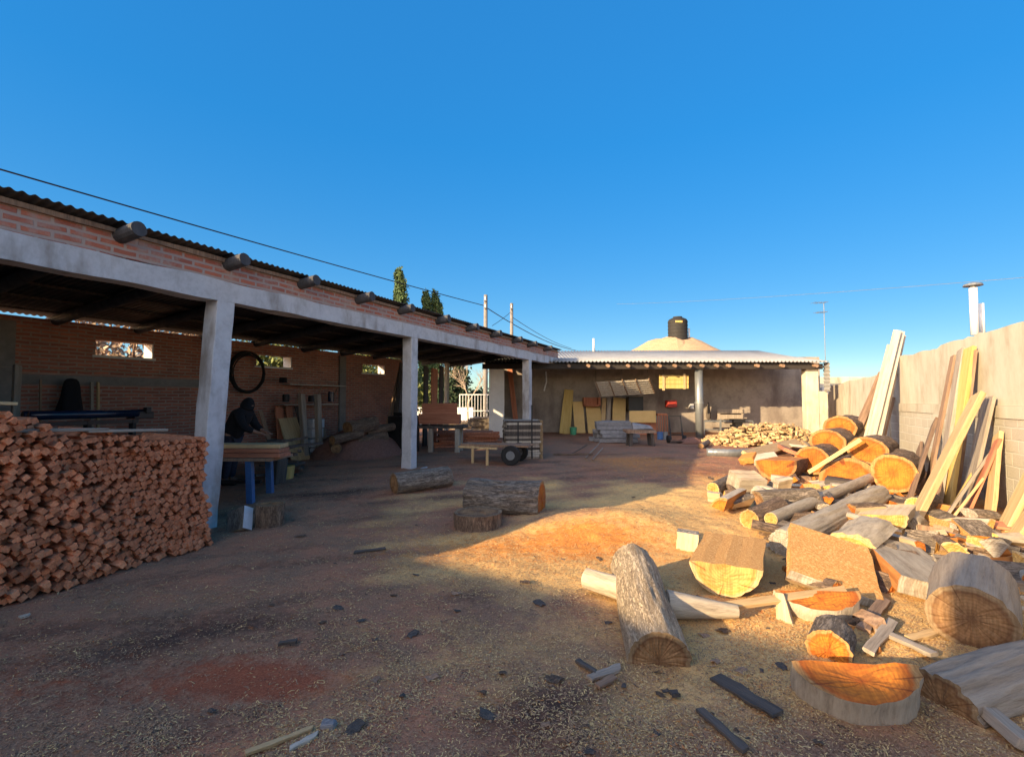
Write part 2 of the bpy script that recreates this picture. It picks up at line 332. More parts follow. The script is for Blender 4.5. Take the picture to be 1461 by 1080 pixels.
def billet(name, label, cat, cross, p0, p1, up=(0, 0, 1), bark='bark_grey', cut='cut_orange', split=None, taper=1, rough=.08, nz=12, wob=.02, group=None, cut1=None, freq=1.0):
    p0, p1 = V(p0), V(p1); L = (p1 - p0).length; m = frame(p0, p1 - p0, up); sd = R.uniform(0, 90)
    n = len(cross); rmax = max(math.hypot(x, y) for x, y, f in cross); rings = []
    for k in range(nz + 1):
        t = k / nz; sc = 1 + (taper - 1) * t; ox = wob * rmax * 4 * noise.noise(V((sd, t * 2, 0))) * t; oy = wob * rmax * 4 * noise.noise(V((sd, t * 2, 9))) * t; ring = []
        for i, (x, y, f) in enumerate(cross):
            pf = cross[i - 1][2]; bk = (f == 'b') + (pf == 'b'); a = math.atan2(y, x)
            q = V((math.cos(a) * 4 * freq, math.sin(a) * 4 * freq + sd, t * L * 2.2))
            dsp = (rough * noise.noise(q) + rough * .8 * (.35 - abs(noise.noise(V((math.cos(a) * 9 * freq, math.sin(a) * 9 * freq + sd, t * L * 3)))))) * (1 if bk == 2 else .35 if bk == 0 else .2)
            low = .10 * noise.noise(V((math.cos(a) * .9 + sd, math.sin(a) * .9, t * L * .7))) if bk else .03 * noise.noise(V((x * 5, y * 5 + sd, t * 5)))
            ring.append((x * sc * (1 + dsp + low) + ox, y * sc * (1 + dsp + low) + oy, t * L))
        rings.append(ring)
    def side(flag):
        mb = MB(); fs = []
        for k in range(nz):
            for i in range(n):
                if cross[i][2] == flag: j = (i + 1) % n; fs.append((k * n + i, k * n + j, (k + 1) * n + j, (k + 1) * n + i))
        used = sorted({q for f in fs for q in f}); ix = {q: a for a, q in enumerate(used)}
        allv = [v for r in rings for v in r]
        mb.add([allv[q] for q in used], [tuple(ix[q] for q in f) for f in fs]); return mb
    has_b = any(f == 'b' for _, _, f in cross); has_c = any(f == 'c' for _, _, f in cross); split = split or 'split_orange'
    if has_b:
        o = side('b').build(name, bark, mtx=m, smooth=True); T(o, label, cat, group)
        if has_c: side('c').build('split_face', split, o)
    else:
        o = side('c').build(name, split, mtx=m); T(o, label, cat, group)
    for e, rg in ((0, rings[0]), (1, rings[-1])):
        mb = MB(); ck = []; cr = {R.randrange(n) for _ in range(3)} if n > 20 else set(); cx = sum(q[0] for q in rg) / n; cy = sum(q[1] for q in rg) / n; z = rg[0][2]; vs = []; rr = []
        for s_ in (1, .8, .55, .3):
            for qi, (x, y, _) in enumerate(rg):
                ck.append(1.0 if qi in cr and (s_ > .5 or qi % 2) else 0.0); X, Y = cx + (x - cx) * s_, cy + (y - cy) * s_
                vs.append((X, Y, z + (R.uniform(-.006, .006) if s_ < 1 else 0))); rr.append(min(1.0, (math.hypot(X, Y) / rmax) if has_c else s_))
        vs.append((cx, cy, z)); rr.append(0); ck.append(0.5 if cr else 0); fs = []
        for k in range(3):
            for i in range(n):
                j = (i + 1) % n; f = (k * n + i, k * n + j, (k + 1) * n + j, (k + 1) * n + i); fs.append(f if e else f[::-1])
        for i in range(n):
            j = (i + 1) % n; f = (3 * n + i, 3 * n + j, 4 * n); fs.append(f if e else f[::-1])
        mb.add(vs, fs); mb.at = rr; mb.ck = ck; mb.build('cut_face', (cut1 or cut) if e else cut, o)
    return o
def plank(label, p0, p1, w, t, m, nrm, name='plank', cat='plank', w1=None, group=None, jag=.04, nz=8, bow=.0):
    p0, p1 = V(p0), V(p1); L = (p1 - p0).length; mx = frame(p0, p1 - p0, nrm); mb = MB(); vs = []; w1 = w1 or w; sd = R.uniform(0, 99)
    for k in range(nz + 1):
        u = k / nz; ww = (w + (w1 - w) * u) / 2; a = jag * w * noise.noise(V((u * 4, sd, 0))); b = jag * w * noise.noise(V((u * 4, sd, 7)))
        z0 = u * L; zz = [z0 + (R.uniform(-.02, .02) if k in (0, nz) else 0) for _ in range(2)]; yb = bow * math.sin(u * math.pi)
        vs += [(-ww + a, yb - t / 2, zz[0]), (ww + b, yb - t / 2, zz[1]), (ww + b * .6, yb + t / 2, zz[1]), (-ww + a * .6, yb + t / 2, zz[0])]
    fs = [(3, 2, 1, 0)]; e = nz * 4; fs.append((e, e + 1, e + 2, e + 3))
    for k in range(nz):
        for i in range(4): j = (i + 1) % 4; fs.append((k * 4 + i, k * 4 + j, k * 4 + 4 + j, k * 4 + 4 + i))
    mb.add(vs, fs); o = mb.build(name, m, mtx=mx, bev=min(w, t) * .12); return T(o, label, cat, group)
# ------------------------------------------------------------------ ground
def axis(lo, hi, step, far):
    a = list(np.arange(lo, hi, step)); d = step; x = hi
    r = []
    while x < far: r.append(x); d *= 1.35; x += d
    r.append(far); l = []; d = step; x = lo - step
    while x > -far: l.append(x); d *= 1.35; x -= d
    l.append(-far); return l[::-1] + a + r
def gauss(x, y, cx, cy, sx, sy): return math.exp(-((x - cx) / sx) ** 2 - ((y - cy) / sy) ** 2)
PATCH = gp(350, 965); HEAP = gp(838, 778); PLUM = gp(640, 760)
def masks(x, y):
    n1 = noise.noise(V((x * .8, y * .8, 3))); n2 = noise.noise(V((x * 2.1, y * 2.1, 8)))
    o = (.85 + .35 * n2) * gauss(x, y, HEAP.x + .12, HEAP.y + .15, 1.05, .62) + .42 * gauss(x, y, PLUM.x + .4, PLUM.y - .7, 1.0, .6)
    q = .85 * gauss(x, y, PATCH.x + .08 * n2, PATCH.y, .50, .26) + .45 * gauss(x, y, PATCH.x + .35, PATCH.y - .1, .5, .15) + .35 * gauss(x, y, PATCH.x - 1.2, PATCH.y - .1, .8, .4)
    o += .5 * gauss(x, y, 3.2, 12.5, 1.5, 2.0) + .5 * gauss(x, y, 5.3, 9.8, 1.2, 1.0) + .35 * gauss(x, y, 2.2, 4.6, .8, .6) + .16 * n1
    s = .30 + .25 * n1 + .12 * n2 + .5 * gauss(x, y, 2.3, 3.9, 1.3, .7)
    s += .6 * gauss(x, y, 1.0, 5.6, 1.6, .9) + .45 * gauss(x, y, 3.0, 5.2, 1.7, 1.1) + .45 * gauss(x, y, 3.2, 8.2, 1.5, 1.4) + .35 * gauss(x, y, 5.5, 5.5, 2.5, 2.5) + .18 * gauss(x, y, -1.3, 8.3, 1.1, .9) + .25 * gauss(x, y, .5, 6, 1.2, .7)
    s -= .35 * ss(9, 13, y) * (1 if x < 3.5 else .3) + .25 * ss(-1.0, -3.0, x) * (1 if y < 7 else .5)
    d = .10 + .22 * noise.noise(V((x * 1.3, y * 1.3, 21))) + .25 * gauss(x, y, .2, 3.0, .5, .35) + .2 * gauss(x, y, -2.2, 4.0, 1.2, .3) + .15 * gauss(x, y, -3.2, 9.0, 2, 1)
    d += .22 * noise.noise(V(((x + .35 * y) * .3, (y - .35 * x) * 2.6, 50))); s -= .15 * noise.noise(V(((x + .35 * y) * .3, (y - .35 * x) * 2.6, 50)))
    s += .45 * gauss(x, y, 3.8, 6.2, 2.6, 2.8)  # extra pale straw colour over the sunlit ground, painted in to brighten it
    return o, s, d, q
def ground():
    xs = axis(-7.5, 10.5, .045, 700.0); ys = axis(1.6, 13.5, .045, 700.0); nx, ny = len(xs), len(ys)
    vs = []; cl = []
    for y in ys:
        for x in xs:
            h = gh(x, y)
            if -8 < x < 14 and 1 < y < 26:
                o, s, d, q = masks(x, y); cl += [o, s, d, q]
                h += .022 * noise.noise(V((x * 1.7, y * 1.7, 0))) + .014 * noise.noise(V((x * 5, y * 5, 0))) + .010 * noise.noise(V((x * 13, y * 13, 0)))
                h += .035 * o * max(0, noise.noise(V((x * 7, y * 7, 4))))
            else: cl += [0, 0, .1, 0]
            vs += [x, y, h]
    me = bpy.data.meshes.new('ground'); me.vertices.add(nx * ny); me.vertices.foreach_set('co', vs)
    a = np.arange(nx * ny).reshape(ny, nx); q = np.stack([a[:-1, :-1], a[:-1, 1:], a[1:, 1:], a[1:, :-1]], -1).reshape(-1, 4)
    me.loops.add(q.size); me.loops.foreach_set('vertex_index', q.ravel().astype(np.int32))
    me.polygons.add(len(q)); me.polygons.foreach_set('loop_start', np.arange(0, q.size, 4, dtype=np.int32))
    me.polygons.foreach_set('use_smooth', [True] * len(q)); me.update(calc_edges=True)
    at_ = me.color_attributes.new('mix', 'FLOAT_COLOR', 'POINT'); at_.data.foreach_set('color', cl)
    me.materials.append(M['earth']); o = bpy.data.objects.new('ground', me); C.objects.link(o); S(o)
ground()
def gz(x, y): return gh(x, y) + .022 * noise.noise(V((x * 1.7, y * 1.7, 0))) + .014 * noise.noise(V((x * 5, y * 5, 0)))
def shavings():
    mats = ['chip_pale', 'chip_brown', 'chip_dark', 'chip_orange']
    mat('chip_pale', [(.48, .30, .11), (.80, .56, .25)], 3, bump=0); mat('chip_brown', [(.24, .13, .07), (.44, .27, .15)], 3, bump=0)
    mat('chip_dark', [(.05, .032, .025), (.11, .075, .055)], 3, bump=0); mat('chip_orange', [(.46, .13, .03), (.74, .29, .07)], 3, bump=0)
    vs = []; mi = []; r = random.Random(3); n = 0
    while n < 170000:
        t = r.random(); y = 2.2 / (1 - t * (1 - 2.2 / 15)); hw = y * 1.12 + .3; x = r.uniform(-hw, hw)
        if x > 8 or x < -5: continue
        o, s, d, q = masks(x, y)
        cl = noise.noise(V((x * 3.1, y * 3.1, 40))) + .6 * noise.noise(V((x * 8, y * 8, 41)))
        if q > .35 and r.random() < .8: continue
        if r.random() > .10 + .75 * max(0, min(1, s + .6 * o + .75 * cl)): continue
        a = r.uniform(0, 6.28); L = r.uniform(.0025, .0085) * (1 + y * .13) * (2.6 if r.random() < .04 else 1); w = r.uniform(.0008, .0020) * (1 + y * .16)
        u = r.random(); z = gz(x, y) + .004 + r.random() * .006
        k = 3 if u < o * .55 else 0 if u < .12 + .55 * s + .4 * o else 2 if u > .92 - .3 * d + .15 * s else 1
        dx, dy = math.cos(a) * L, math.sin(a) * L; px, py = -math.sin(a) * w, math.cos(a) * w; e1 = r.uniform(-.2, .3) * L; e2 = r.uniform(-.2, .3) * L; b = r.uniform(-.5, .5) * L; hm = r.uniform(0, .35) * L
        mx, my = -math.sin(a) * b, math.cos(a) * b; tw = r.uniform(-w, w)
        vs += [(x - dx - px, y - dy - py, z + e1), (x - dx + px, y - dy + py, z + e1 + tw), (x + mx - px, y + my - py, z + hm), (x + mx + px, y + my + py, z + hm + tw), (x + dx - px, y + dy - py, z + e2), (x + dx + px, y + dy + py, z + e2 - tw)]
        mi += [k, k]; n += 1
    me = bpy.data.meshes.new('wood_shavings'); me.vertices.add(len(vs)); me.vertices.foreach_set('co', np.array(vs, dtype=np.float32).ravel())
    b = np.arange(n)[:, None, None] * 6 + np.array([[0, 1, 3, 2], [2, 3, 5, 4]])[None]; q = b.reshape(-1).astype(np.int32)
    me.loops.add(len(q)); me.loops.foreach_set('vertex_index', q); me.polygons.add(len(q) // 4); me.polygons.foreach_set('loop_start', np.arange(0, len(q), 4, dtype=np.int32))
    for m in mats: me.materials.append(M[m])
    me.polygons.foreach_set('material_index', mi); me.update(calc_edges=True)
    o = bpy.data.objects.new('wood_shavings', me); C.objects.link(o); S(o, 'stuff'); T(o, 'loose straw-coloured wood shavings littering the yard', 'shavings')
shavings()
# far hills, street behind the gate
hb = MB(); vs = []; fs = []
for i in range(81):
    x = -500 + 1100 * i / 80; h = 8 + 7 * noise.noise(V((x * .006, 1, 2))) + 4 * noise.noise(V((x * .02, 1, 5)))
    for q, (yy, hh) in enumerate(((430, -2), (470, h * .6), (520, h), (600, -2))): vs.append((x, yy + 20 * noise.noise(V((x * .01, q, 0))), hh))
for i in range(80):
    for q in range(3): a = i * 4 + q; fs.append((a, a + 4, a + 5, a + 1))
hb.add(vs, fs); S(hb.build('hills', 'hill_green', smooth=True))
st = MB(); st.b2(-60, 2.0, 29.0, 35.0, -.2, .006); S(st.build('street', 'asphalt'))

# ------------------------------------------------------------------ open timber shed on the left
TH = math.atan(.43); SO = V((-7.22, 0, 0)); ct, st_ = math.cos(TH), math.sin(TH)
def sw(s, p, z): return V((SO.x + s * st_ - p * ct, s * ct + p * st_, z))
shed = empty('open_shed', SO, 'long open brick shed with concrete posts and projecting log ends', 'shed', math.pi / 2 - TH); shed.rotation_euler.y = -.005; shed.location.z = -.115
S0, S1, D = 1.3, 23.4, 4.5
def corr(mb, x0, x1, rows, per=.15, amp=.022, samp=8, ax='x'):
    n = int((x1 - x0) / per * samp); vs = []; fs = []; rn = len(rows)
    for i in range(n + 1):
        x = x0 + (x1 - x0) * i / n; dz = amp * math.cos(2 * math.pi * i / samp)
        for (y, z) in rows: vs.append((x, y, z + dz) if ax == 'x' else (y, x, z + dz))
    for i in range(n):
        for k in range(rn - 1): a = i * rn + k; fs.append((a, a + rn, a + rn + 1, a + 1))
    mb.add(vs, fs)
roofz = lambda p: 3.77 - .118 * p
rb = MB(); corr(rb, S0 - .2, S1 + .12, [(-.15, roofz(-.15)), (2, roofz(2)), (4.8, roofz(4.8))], .10, .012)
ro = rb.build('corrugated_roof', 'roof_dark', shed, smooth=True); so_ = ro.modifiers.new('Solidify', 'SOLIDIFY'); so_.thickness = .006
# ragged concrete ring beam
def rough_box(mb, x0, x1, y0, y1, z0, z1, n, j):
    vs = []; fs = []
    for i in range(n + 1):
        x = x0 + (x1 - x0) * i / n
        for q, (y, z) in enumerate(((y0, z0), (y1, z0), (y1, z1), (y0, z1))):
            vs.append((x, y + j * .5 * noise.noise(V((x * 1.5, q * 7, 1))), z + j * noise.noise(V((x * 1.3, q * 5, 2)))))
    for i in range(n):
        for q in range(4): a = i * 4 + q; b = i * 4 + (q + 1) % 4; fs.append((a, a + 4, b + 4, b)[::-1])
    fs += [(0, 1, 2, 3)[::-1], tuple(n * 4 + q for q in (0, 1, 2, 3))]; mb.add(vs, fs)
mb = MB(); rough_box(mb, S0, S1, -.02, .26, 3.10, 3.39, 120, .022); mb.build('concrete_beam', 'concrete', shed)
mb = MB(); rough_box(mb, S0, S1, .0, .22, 3.392, 3.70, 120, .012); mb.build('brick_band', 'brick_band', shed)
mb = MB(); rough_box(mb, S0, S1, -.05, .0, 3.66, 3.715, 100, .012); mb.build('eave_batten', 'plank_brown', shed)
def column(s, w, lean=0, z0=-.35, z1=3.1, d=.30):
    mb = MB(); vs = []; n = 14
    for i in range(n + 1):
        t = i / n; z = z0 + (z1 - z0) * t; ox = lean * (t - 1)
        for q, (a, b) in enumerate(((-1, -1), (1, -1), (1, 1), (-1, 1))):
            vs.append((s + ox + a * w / 2 + .014 * noise.noise(V((z * 3, q, s))), .12 + b * d / 2 + .014 * noise.noise(V((z * 3, q + 9, s))), z))
    fs = [(i * 4 + q, i * 4 + (q + 1) % 4, i * 4 + 4 + (q + 1) % 4, i * 4 + 4 + q) for i in range(n) for q in range(4)]
    mb.add(vs, fs); return mb.build('column', 'concrete', shed, bev=.012)
column(7.74, .27, .22, d=.27); column(12.5, .25, .02, d=.26); column(20.0, .27, 0, d=.28)
mb = MB(); mb.box((12.62, -.10, -.01), (.5, .34, .12), jit=.03, top=.75); mb.build('column_footing', 'concrete', shed, bev=.03)
# log beams (vigas): square roof timbers whose ends stick out over the brick band
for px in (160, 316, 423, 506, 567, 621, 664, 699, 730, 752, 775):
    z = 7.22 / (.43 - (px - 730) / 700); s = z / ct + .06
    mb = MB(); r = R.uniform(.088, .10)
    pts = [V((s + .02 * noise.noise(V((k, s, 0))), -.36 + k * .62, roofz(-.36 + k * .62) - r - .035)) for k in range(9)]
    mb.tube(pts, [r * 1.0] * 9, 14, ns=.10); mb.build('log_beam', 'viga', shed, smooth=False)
mb = MB()
for k in range(6): mb.b2(S0, S1, .5 + k * .75, .56 + k * .75, roofz(.5 + k * .75) - .06, roofz(.5 + k * .75) - .028)
mb.build('roof_batten', 'plank_dark', shed)
# back wall with three vent openings
WZ = 3.12; wins = [((9.47 - 1.78) / ct, (10.43 - 1.78) / ct), ((12.74 - 1.78) / ct, (13.77 - 1.78) / ct), ((16.5 - 1.78) / ct, (17.57 - 1.78) / ct)]
wb0, wb1 = 2.54, 2.84; e = 18.25
mb = MB(); mb.b2(S0, e, D, D + .28, -.4, wb0); xs = [S0]
for a, b in wins: xs += [a, b]
xs.append(e)
for i in range(0, len(xs), 2): mb.b2(xs[i], xs[i + 1], D, D + .28, wb0, wb1)
mb.b2(S0, e, D, D + .28, wb1, WZ); bw = mb.build('back_wall', 'brick', shed)
for a, b in wins:
    mb = MB(); mb.b2(a - .05, b + .05, D - .012, D - .002, wb0 - .05, wb0 - .004); mb.b2(b - .03, b - .003, D - .012, D + .27, wb0 + .003, wb1 - .003); mb.build('vent_sill_lit_jamb', 'whitewash', bw)  # right jamb alone is coloured white to imitate sunlight on it
for s in (5.1, 6.9, 14.9): mb = MB(); mb.b2(s, s + .28, D - .06, D - .002, -.4, WZ - .1); mb.build('pilaster', 'concrete_dark', shed)
mb = MB(); mb.b2(S0, 10.5, D - .02, D - .002, 1.95, 2.12); mb.b2(12.6, e, D - .05, D - .002, -.4, .55); mb.build('cement_band', 'concrete_dark', shed)
mb = MB(); mb.b2(S0 - .28, S0 - .002, -.02, D + .28, -.4, 3.69 - .02); mb.build('end_wall', 'brick', shed)
mb = MB(); mb.tube([(S0 + k * .9, D - .05, 2.26 - .02 * (k % 2) - .004 * k) for k in range(16)], .012, 6); mb.build('wall_cable', 'plank_grey', shed)

# ------------------------------------------------------------------ building with veranda at the back of the yard
YW, YF = 24.2, 20.8
ver = empty('veranda_building', (6, YF, 0), 'low plastered building with a zinc veranda roof at the back of the yard', 'building')
def vb(name, m, fn, bev=0, par=ver, smooth=False):
    mb = MB(); fn(mb); return mb.build(name, m, par, org=(6, YF, 0) if par is ver else None, bev=bev, smooth=smooth)
def vfix(o):    # children keep world-built coordinates relative to the empty
    o.location = (0, 0, 0); return o
xl, xr = -.95, 12.55
vfix(vb('back_wall', 'plaster_grey', lambda m: m.b2(xl, 15.2, YW, YW + .25, -.3, 3.70)))
vfix(vb('end_wall', 'plaster_grey', lambda m: m.b2(xl + .25, xl + .45, YF + .25, YW - .01, -.3, 3.12)))
vfix(vb('end_pier', 'whitewash', lambda m: m.b2(xl - .02, xl + .62, YF - .1, YF + .24, -.3, 3.02)))
vfix(vb('pier', 'plaster', lambda m: m.b2(12.45, 12.98, YF - .05, YF + .30, -.3, 3.02), bev=.02))
vfix(vb('side_wall', 'plaster', lambda m: m.b2(12.985, 13.36, YF - .02, YF + .28, -.3, 1.95)))
def roof(m): corr(m, xl - .35, 13.15, [(20.3, 3.17), (23, 3.60), (26.2, 4.20)], per=.16, amp=.032)
o = vfix(vb('zinc_roof', 'roof_zinc', roof, smooth=True)); q = o.modifiers.new('Solidify', 'SOLIDIFY'); q.thickness = .006
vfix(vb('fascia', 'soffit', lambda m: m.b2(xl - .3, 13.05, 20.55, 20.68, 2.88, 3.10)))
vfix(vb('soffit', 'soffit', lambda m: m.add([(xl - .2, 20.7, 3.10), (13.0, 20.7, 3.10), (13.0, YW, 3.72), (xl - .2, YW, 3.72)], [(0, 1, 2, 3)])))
def sidecorr(m):
    vs = []; fs = []; n = 60
    for i in range(n + 1):
        z = 1.95 + 1.2 * i / n; dx = .02 * math.cos(i * math.pi / 4)
        vs += [(13.2 + dx, 20.35, z), (13.2 + dx, 20.75, z)]
    for i in range(n): fs.append((i * 2, i * 2 + 1, i * 2 + 3, i * 2 + 2))
    m.add(vs, fs)
o = vfix(vb('side_sheet', 'roof_zinc', sidecorr)); q = o.modifiers.new('Solidify', 'SOLIDIFY'); q.thickness = .006
for px in (812, 840, 868, 897, 924, 942, 964, 985, 1003, 1024, 1041, 1082, 1118, 1166):
    x = at(px, 520, 20.3).x
    def raf(m, x=x):
        m.tube([(x, 20.30 + k * .95, 2.99 + k * .17) for k in range(5)], .068, 9, ns=.1)
    vfix(vb('rafter', 'plank_brown', raf))
px_ = at(997, 540, YF).x
vfix(vb('pipe_column', 'metal_grey', lambda m: m.tube([(px_, YF, -.05), (px_, YF, 1.55), (px_, YF, 2.9)], .165, 20), smooth=True))
vfix(vb('pipe_collar', 'metal_grey', lambda m: m.tube([(px_, YF, 1.42), (px_, YF, 1.5)], .19, 20), smooth=False))
for o in ver.children:
    for v in o.data.vertices: pass
# brick dome behind the ridge, with water tank
dome = MB(); vs = []; fs = []; prof = [(5.6, 3.0), (5.2, 3.9), (4.6, 4.35), (3.5, 4.75), (2.4, 5.12), (1.7, 5.3), (0.01, 5.36)]; n = 40
for r, z in prof:
    for k in range(n): a = 2 * math.pi * k / n; q = r * (1 + .05 * noise.noise(V((math.cos(a) * 2, math.sin(a) * 2, z))) + .04 * noise.noise(V((math.cos(a) * 7, math.sin(a) * 7, z * 4)))); vs.append((q * math.cos(a) * .68, q * math.sin(a) * .5, z + .14 * noise.noise(V((math.cos(a) * 3, math.sin(a) * 3, z * 3))) - 3.0))
for i in range(len(prof) - 1):
    for k in range(n): a = i * n + k; b = i * n + (k + 1) % n; fs.append((a, b, b + n, a + n))
dx = at(962, 490, 30).x; dome.add(vs, fs); o = dome.build('brick_dome', 'dome_brick', mtx=Matrix.Translation((dx, 30, 3.0))); T(o, 'rounded tan brick vault rising behind the zinc roof', 'vault')
mb = MB(); mb.b2(-3.2, 3.2, -2.4, 2.4, -3.2, .2); mb.build('vault_wall', 'dome_brick', o)
tx = at(967, 470, 29.5).x; tz = 5.16
mb = MB(); ns_ = 32; prof = []
for k in range(24): prof.append((.57 + .012 * math.sin(k * math.pi / 2), k * .052))
prof += [(.50, 1.27), (.36, 1.34), (.24, 1.37), (.24, 1.42), (.01, 1.43)]
vs = [(r * math.cos(2 * math.pi * k / ns_), r * math.sin(2 * math.pi * k / ns_), z) for r, z in prof for k in range(ns_)]
fs = [(i * ns_ + k, i * ns_ + (k + 1) % ns_, (i + 1) * ns_ + (k + 1) % ns_, (i + 1) * ns_ + k) for i in range(len(prof) - 1) for k in range(ns_)]
mb.add(vs, fs); tank = mb.build('water_tank', 'rubber', mtx=Matrix.Translation((tx, 29.5, tz)), smooth=True); T(tank, 'black plastic water tank standing on the brick vault', 'water tank')
mb = MB(); mb.tube([(0, 0, 1.34), (0, 0, 1.43)], .27, 24); mb.build('tank_lid', 'rubber', tank)
mb = MB(); mb.box((-.12, -.575, 1.06), (.42, .03, .12)); mb.build('label_band', 'plank_yellow', tank)
mb = MB(); mb.tube([(.72, .1, -.1), (.72, .1, .75)], .05, 8); mb.build('vent_pipe', 'metal_white', tank)

# ------------------------------------------------------------------ boundary wall on the right
ba = math.atan(WB); bnd = empty('boundary_wall', (WX0, 0, 0), 'tall cream boundary wall, block work below and stained plaster above', 'wall', math.pi / 2 - ba)
cb_ = math.cos(ba)
W0, W1 = 2.0, 13.75 / cb_
def wallpart(name, m, p0, z0, z1, prof=None, s0=W0, s1=W1):
    mb = MB(); n = 60; vs = []
    for i in range(n + 1):
        s = s0 + (s1 - s0) * i / n; t = z1 if prof is None else z1 + .10 * noise.noise(V((s * .9, 3, 0))) + .03 * noise.noise(V((s * 4, 3, 0))) - .012 * (s - 6)
        j = .01 * noise.noise(V((s * 2, z0, 0))); vs += [(s, -p0 + j * 0, z0), (s, -p0, t), (s, -.35 - .3, t), (s, -.35 - .3, z0)]
    return mb, vs, n
for name, m, p0, z0, z1, pr in (('block_base', 'blocks', .02, -.5, 1.30, None), ('concrete_band', 'plaster', .0, 1.302, 1.50, None), ('plaster_face', 'plaster', .05, 1.502, 2.78, 1)):
    mb, vs, n = wallpart(name, m, p0, z0, z1, pr); fs = []
    for i in range(n):
        for q in range(4): a = i * 4 + q; b = i * 4 + (q + 1) % 4; fs.append((a, b, b + 4, a + 4))
    fs += [(3, 2, 1, 0), (n * 4, n * 4 + 1, n * 4 + 2, n * 4 + 3)]; mb.add(vs, fs); mb.build(name, m, bnd)
mb = MB()
for i, s in enumerate((3.6, 7.3, 11.2, W1 - .32)): mb.b2(s, s + .3, -.018, .012, -.5, 1.30)
mb.build('wall_pier', 'plaster', bnd)
# lower continuation and far outbuilding
mb = MB(); o = at(1262, 600, 14.5)
lw = MB(); a = V((WX0 + WB * 13.9 + .35, 13.9, 0)); b_ = V((WX0 + WB * 23 + .2, 23, 0)); vs = []
for i in range(21):
    t = i / 20; p = a.lerp(b_, t); h = 2.45 - .25 * t + .08 * noise.noise(V((t * 6, 0, 0)))
    vs += [(p.x, p.y, -.3), (p.x, p.y, h), (p.x + .25, p.y, h), (p.x + .25, p.y, -.3)]
fs = [(i * 4 + q, i * 4 + (q + 1) % 4, i * 4 + 4 + (q + 1) % 4, i * 4 + 4 + q) for i in range(20) for q in range(4)] + [(3, 2, 1, 0)]
lw.add(vs, fs); o = lw.build('plastered_wall', 'plaster', org=a); T(o, 'lower weathered plaster wall beyond the leaning white planks', 'wall')
yo = 25.2; xo0, xo1 = at(1170, 560, yo).x, at(1262, 560, yo).x
ob = empty('outbuilding', (xo0, yo, 0), 'small flat-roofed outbuilding with a dark doorway, right of the veranda', 'outbuilding')
def obp(name, m, *bx):
    mb = MB()
    for q in bx: mb.b2(*q)
    o = mb.build(name, m, ob); o.data.transform(Matrix.Translation((-xo0, -yo, 0))); return o
d0, d1 = at(1198, 600, yo).x, at(1240, 600, yo).x; zl = at(1200, 574, yo).z; zs0, zs1 = at(1200, 563, yo).z, at(1200, 553, yo).z
obp('wall', 'plaster_grey', (xo0, d0, yo, yo + .2, -.3, zs0), (d1, xo1 + 1, yo, yo + .2, -.3, zs0), (d0, d1, yo, yo + .2, zl, zs0))
obp('roof_slab', 'concrete', (xo0 - .1, xo1 + 1, yo - .35, yo + 3.4, zs0 + .003, zs1))
obp('upper_wall', 'plaster', (xo0 - .1, xo1 + 2.2, yo + 2.0, yo + 2.2, zs1, zs1 + .62))
obp('door_post', 'plank_white', (d0 + .02, d0 + .10, yo + .02, yo + .12, -.3, zl - .003), (at(1226, 600, yo).x, at(1226, 600, yo).x + .09, yo + .02, yo + .12, -.3, zl - .003))
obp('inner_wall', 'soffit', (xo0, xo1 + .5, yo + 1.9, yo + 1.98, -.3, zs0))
# houses outside the picture that throw the foreground shade
def house(loc, rz, d, h, label):
    o = empty('house', loc, label, 'house', rz); mb = MB(); mb.b2(0, d[0], -d[1], 0, -.4, h); mb.build('wall', 'plaster', o)
    mb = MB(); mb.b2(-.1, d[0] + .1, -d[1] - .1, .1, h + .003, h + .12); mb.build('roof_slab', 'concrete', o); return o
hd = math.tan(EL); la = V((math.sin(AZ), math.cos(AZ), 0))
g0, g1 = gp(570, 797), gp(1307, 982); HA = 3.3
off = la * ((HA + .12 + .2) / hd); a0, a1 = g0 - off, g1 - off; dr = (a1 - a0); dr.z = 0; ang = math.atan2(dr.y, dr.x)
p = a0 - dr.normalized() * 1.5; p.z = 0
hA = house(p, ang, (22, 5), HA, 'flat-roofed house standing behind the photographer')
c0 = gp(1310, 985); c0 = c0 - la * (off.length)
q = (c0 - p); sC = q.x * math.cos(ang) + q.y * math.sin(ang)
mb = MB(); mb.b2(sC, sC + 3.0, -2.2, -.02, HA + .125, 4.72); mb.build('roof_room', 'plaster', hA)
# ------------------------------------------------------------------ street things
def pole(px, ptop, Y, r, label, arms=True):
    t = at(px, ptop, Y); o = empty('utility_pole', (t.x, Y, 0), label, 'utility pole')
    mb = MB(); mb.tube([(0, 0, -.5), (0, 0, t.z * .5), (0, 0, t.z)], [r * 1.3, r * 1.15, r], 12); mb.build('pole', 'concrete_dark', o, smooth=True)
    mb = MB()
    for k in range(2 if arms else 1): mb.box((0, -.25, t.z - .45 - k * .5), (.12, .5, .08)); mb.tube([(0, -.42, t.z - .42 - k * .5), (0, -.42, t.z - .22 - k * .5)], .05, 8)
    mb.build('insulator_bracket', 'metal_grey', o); return t
def lp(px, py, p):      # pixel ray meets a plane inside the shed, p metres behind its front line
    d = ray(px, py); o = V((0, 0, CAMH)); nrm = V((-ct, st_, 0)); t = (p - (o - SO).dot(nrm)) / d.dot(nrm); return o + d * t
t1 = pole(693, 421, 33, .125, 'grey concrete utility pole carrying the thick cable, left of the slimmer pole')
t2 = pole(730, 433, 37, .115, 'slimmer utility pole to the right, above the end of the shed roof', False)
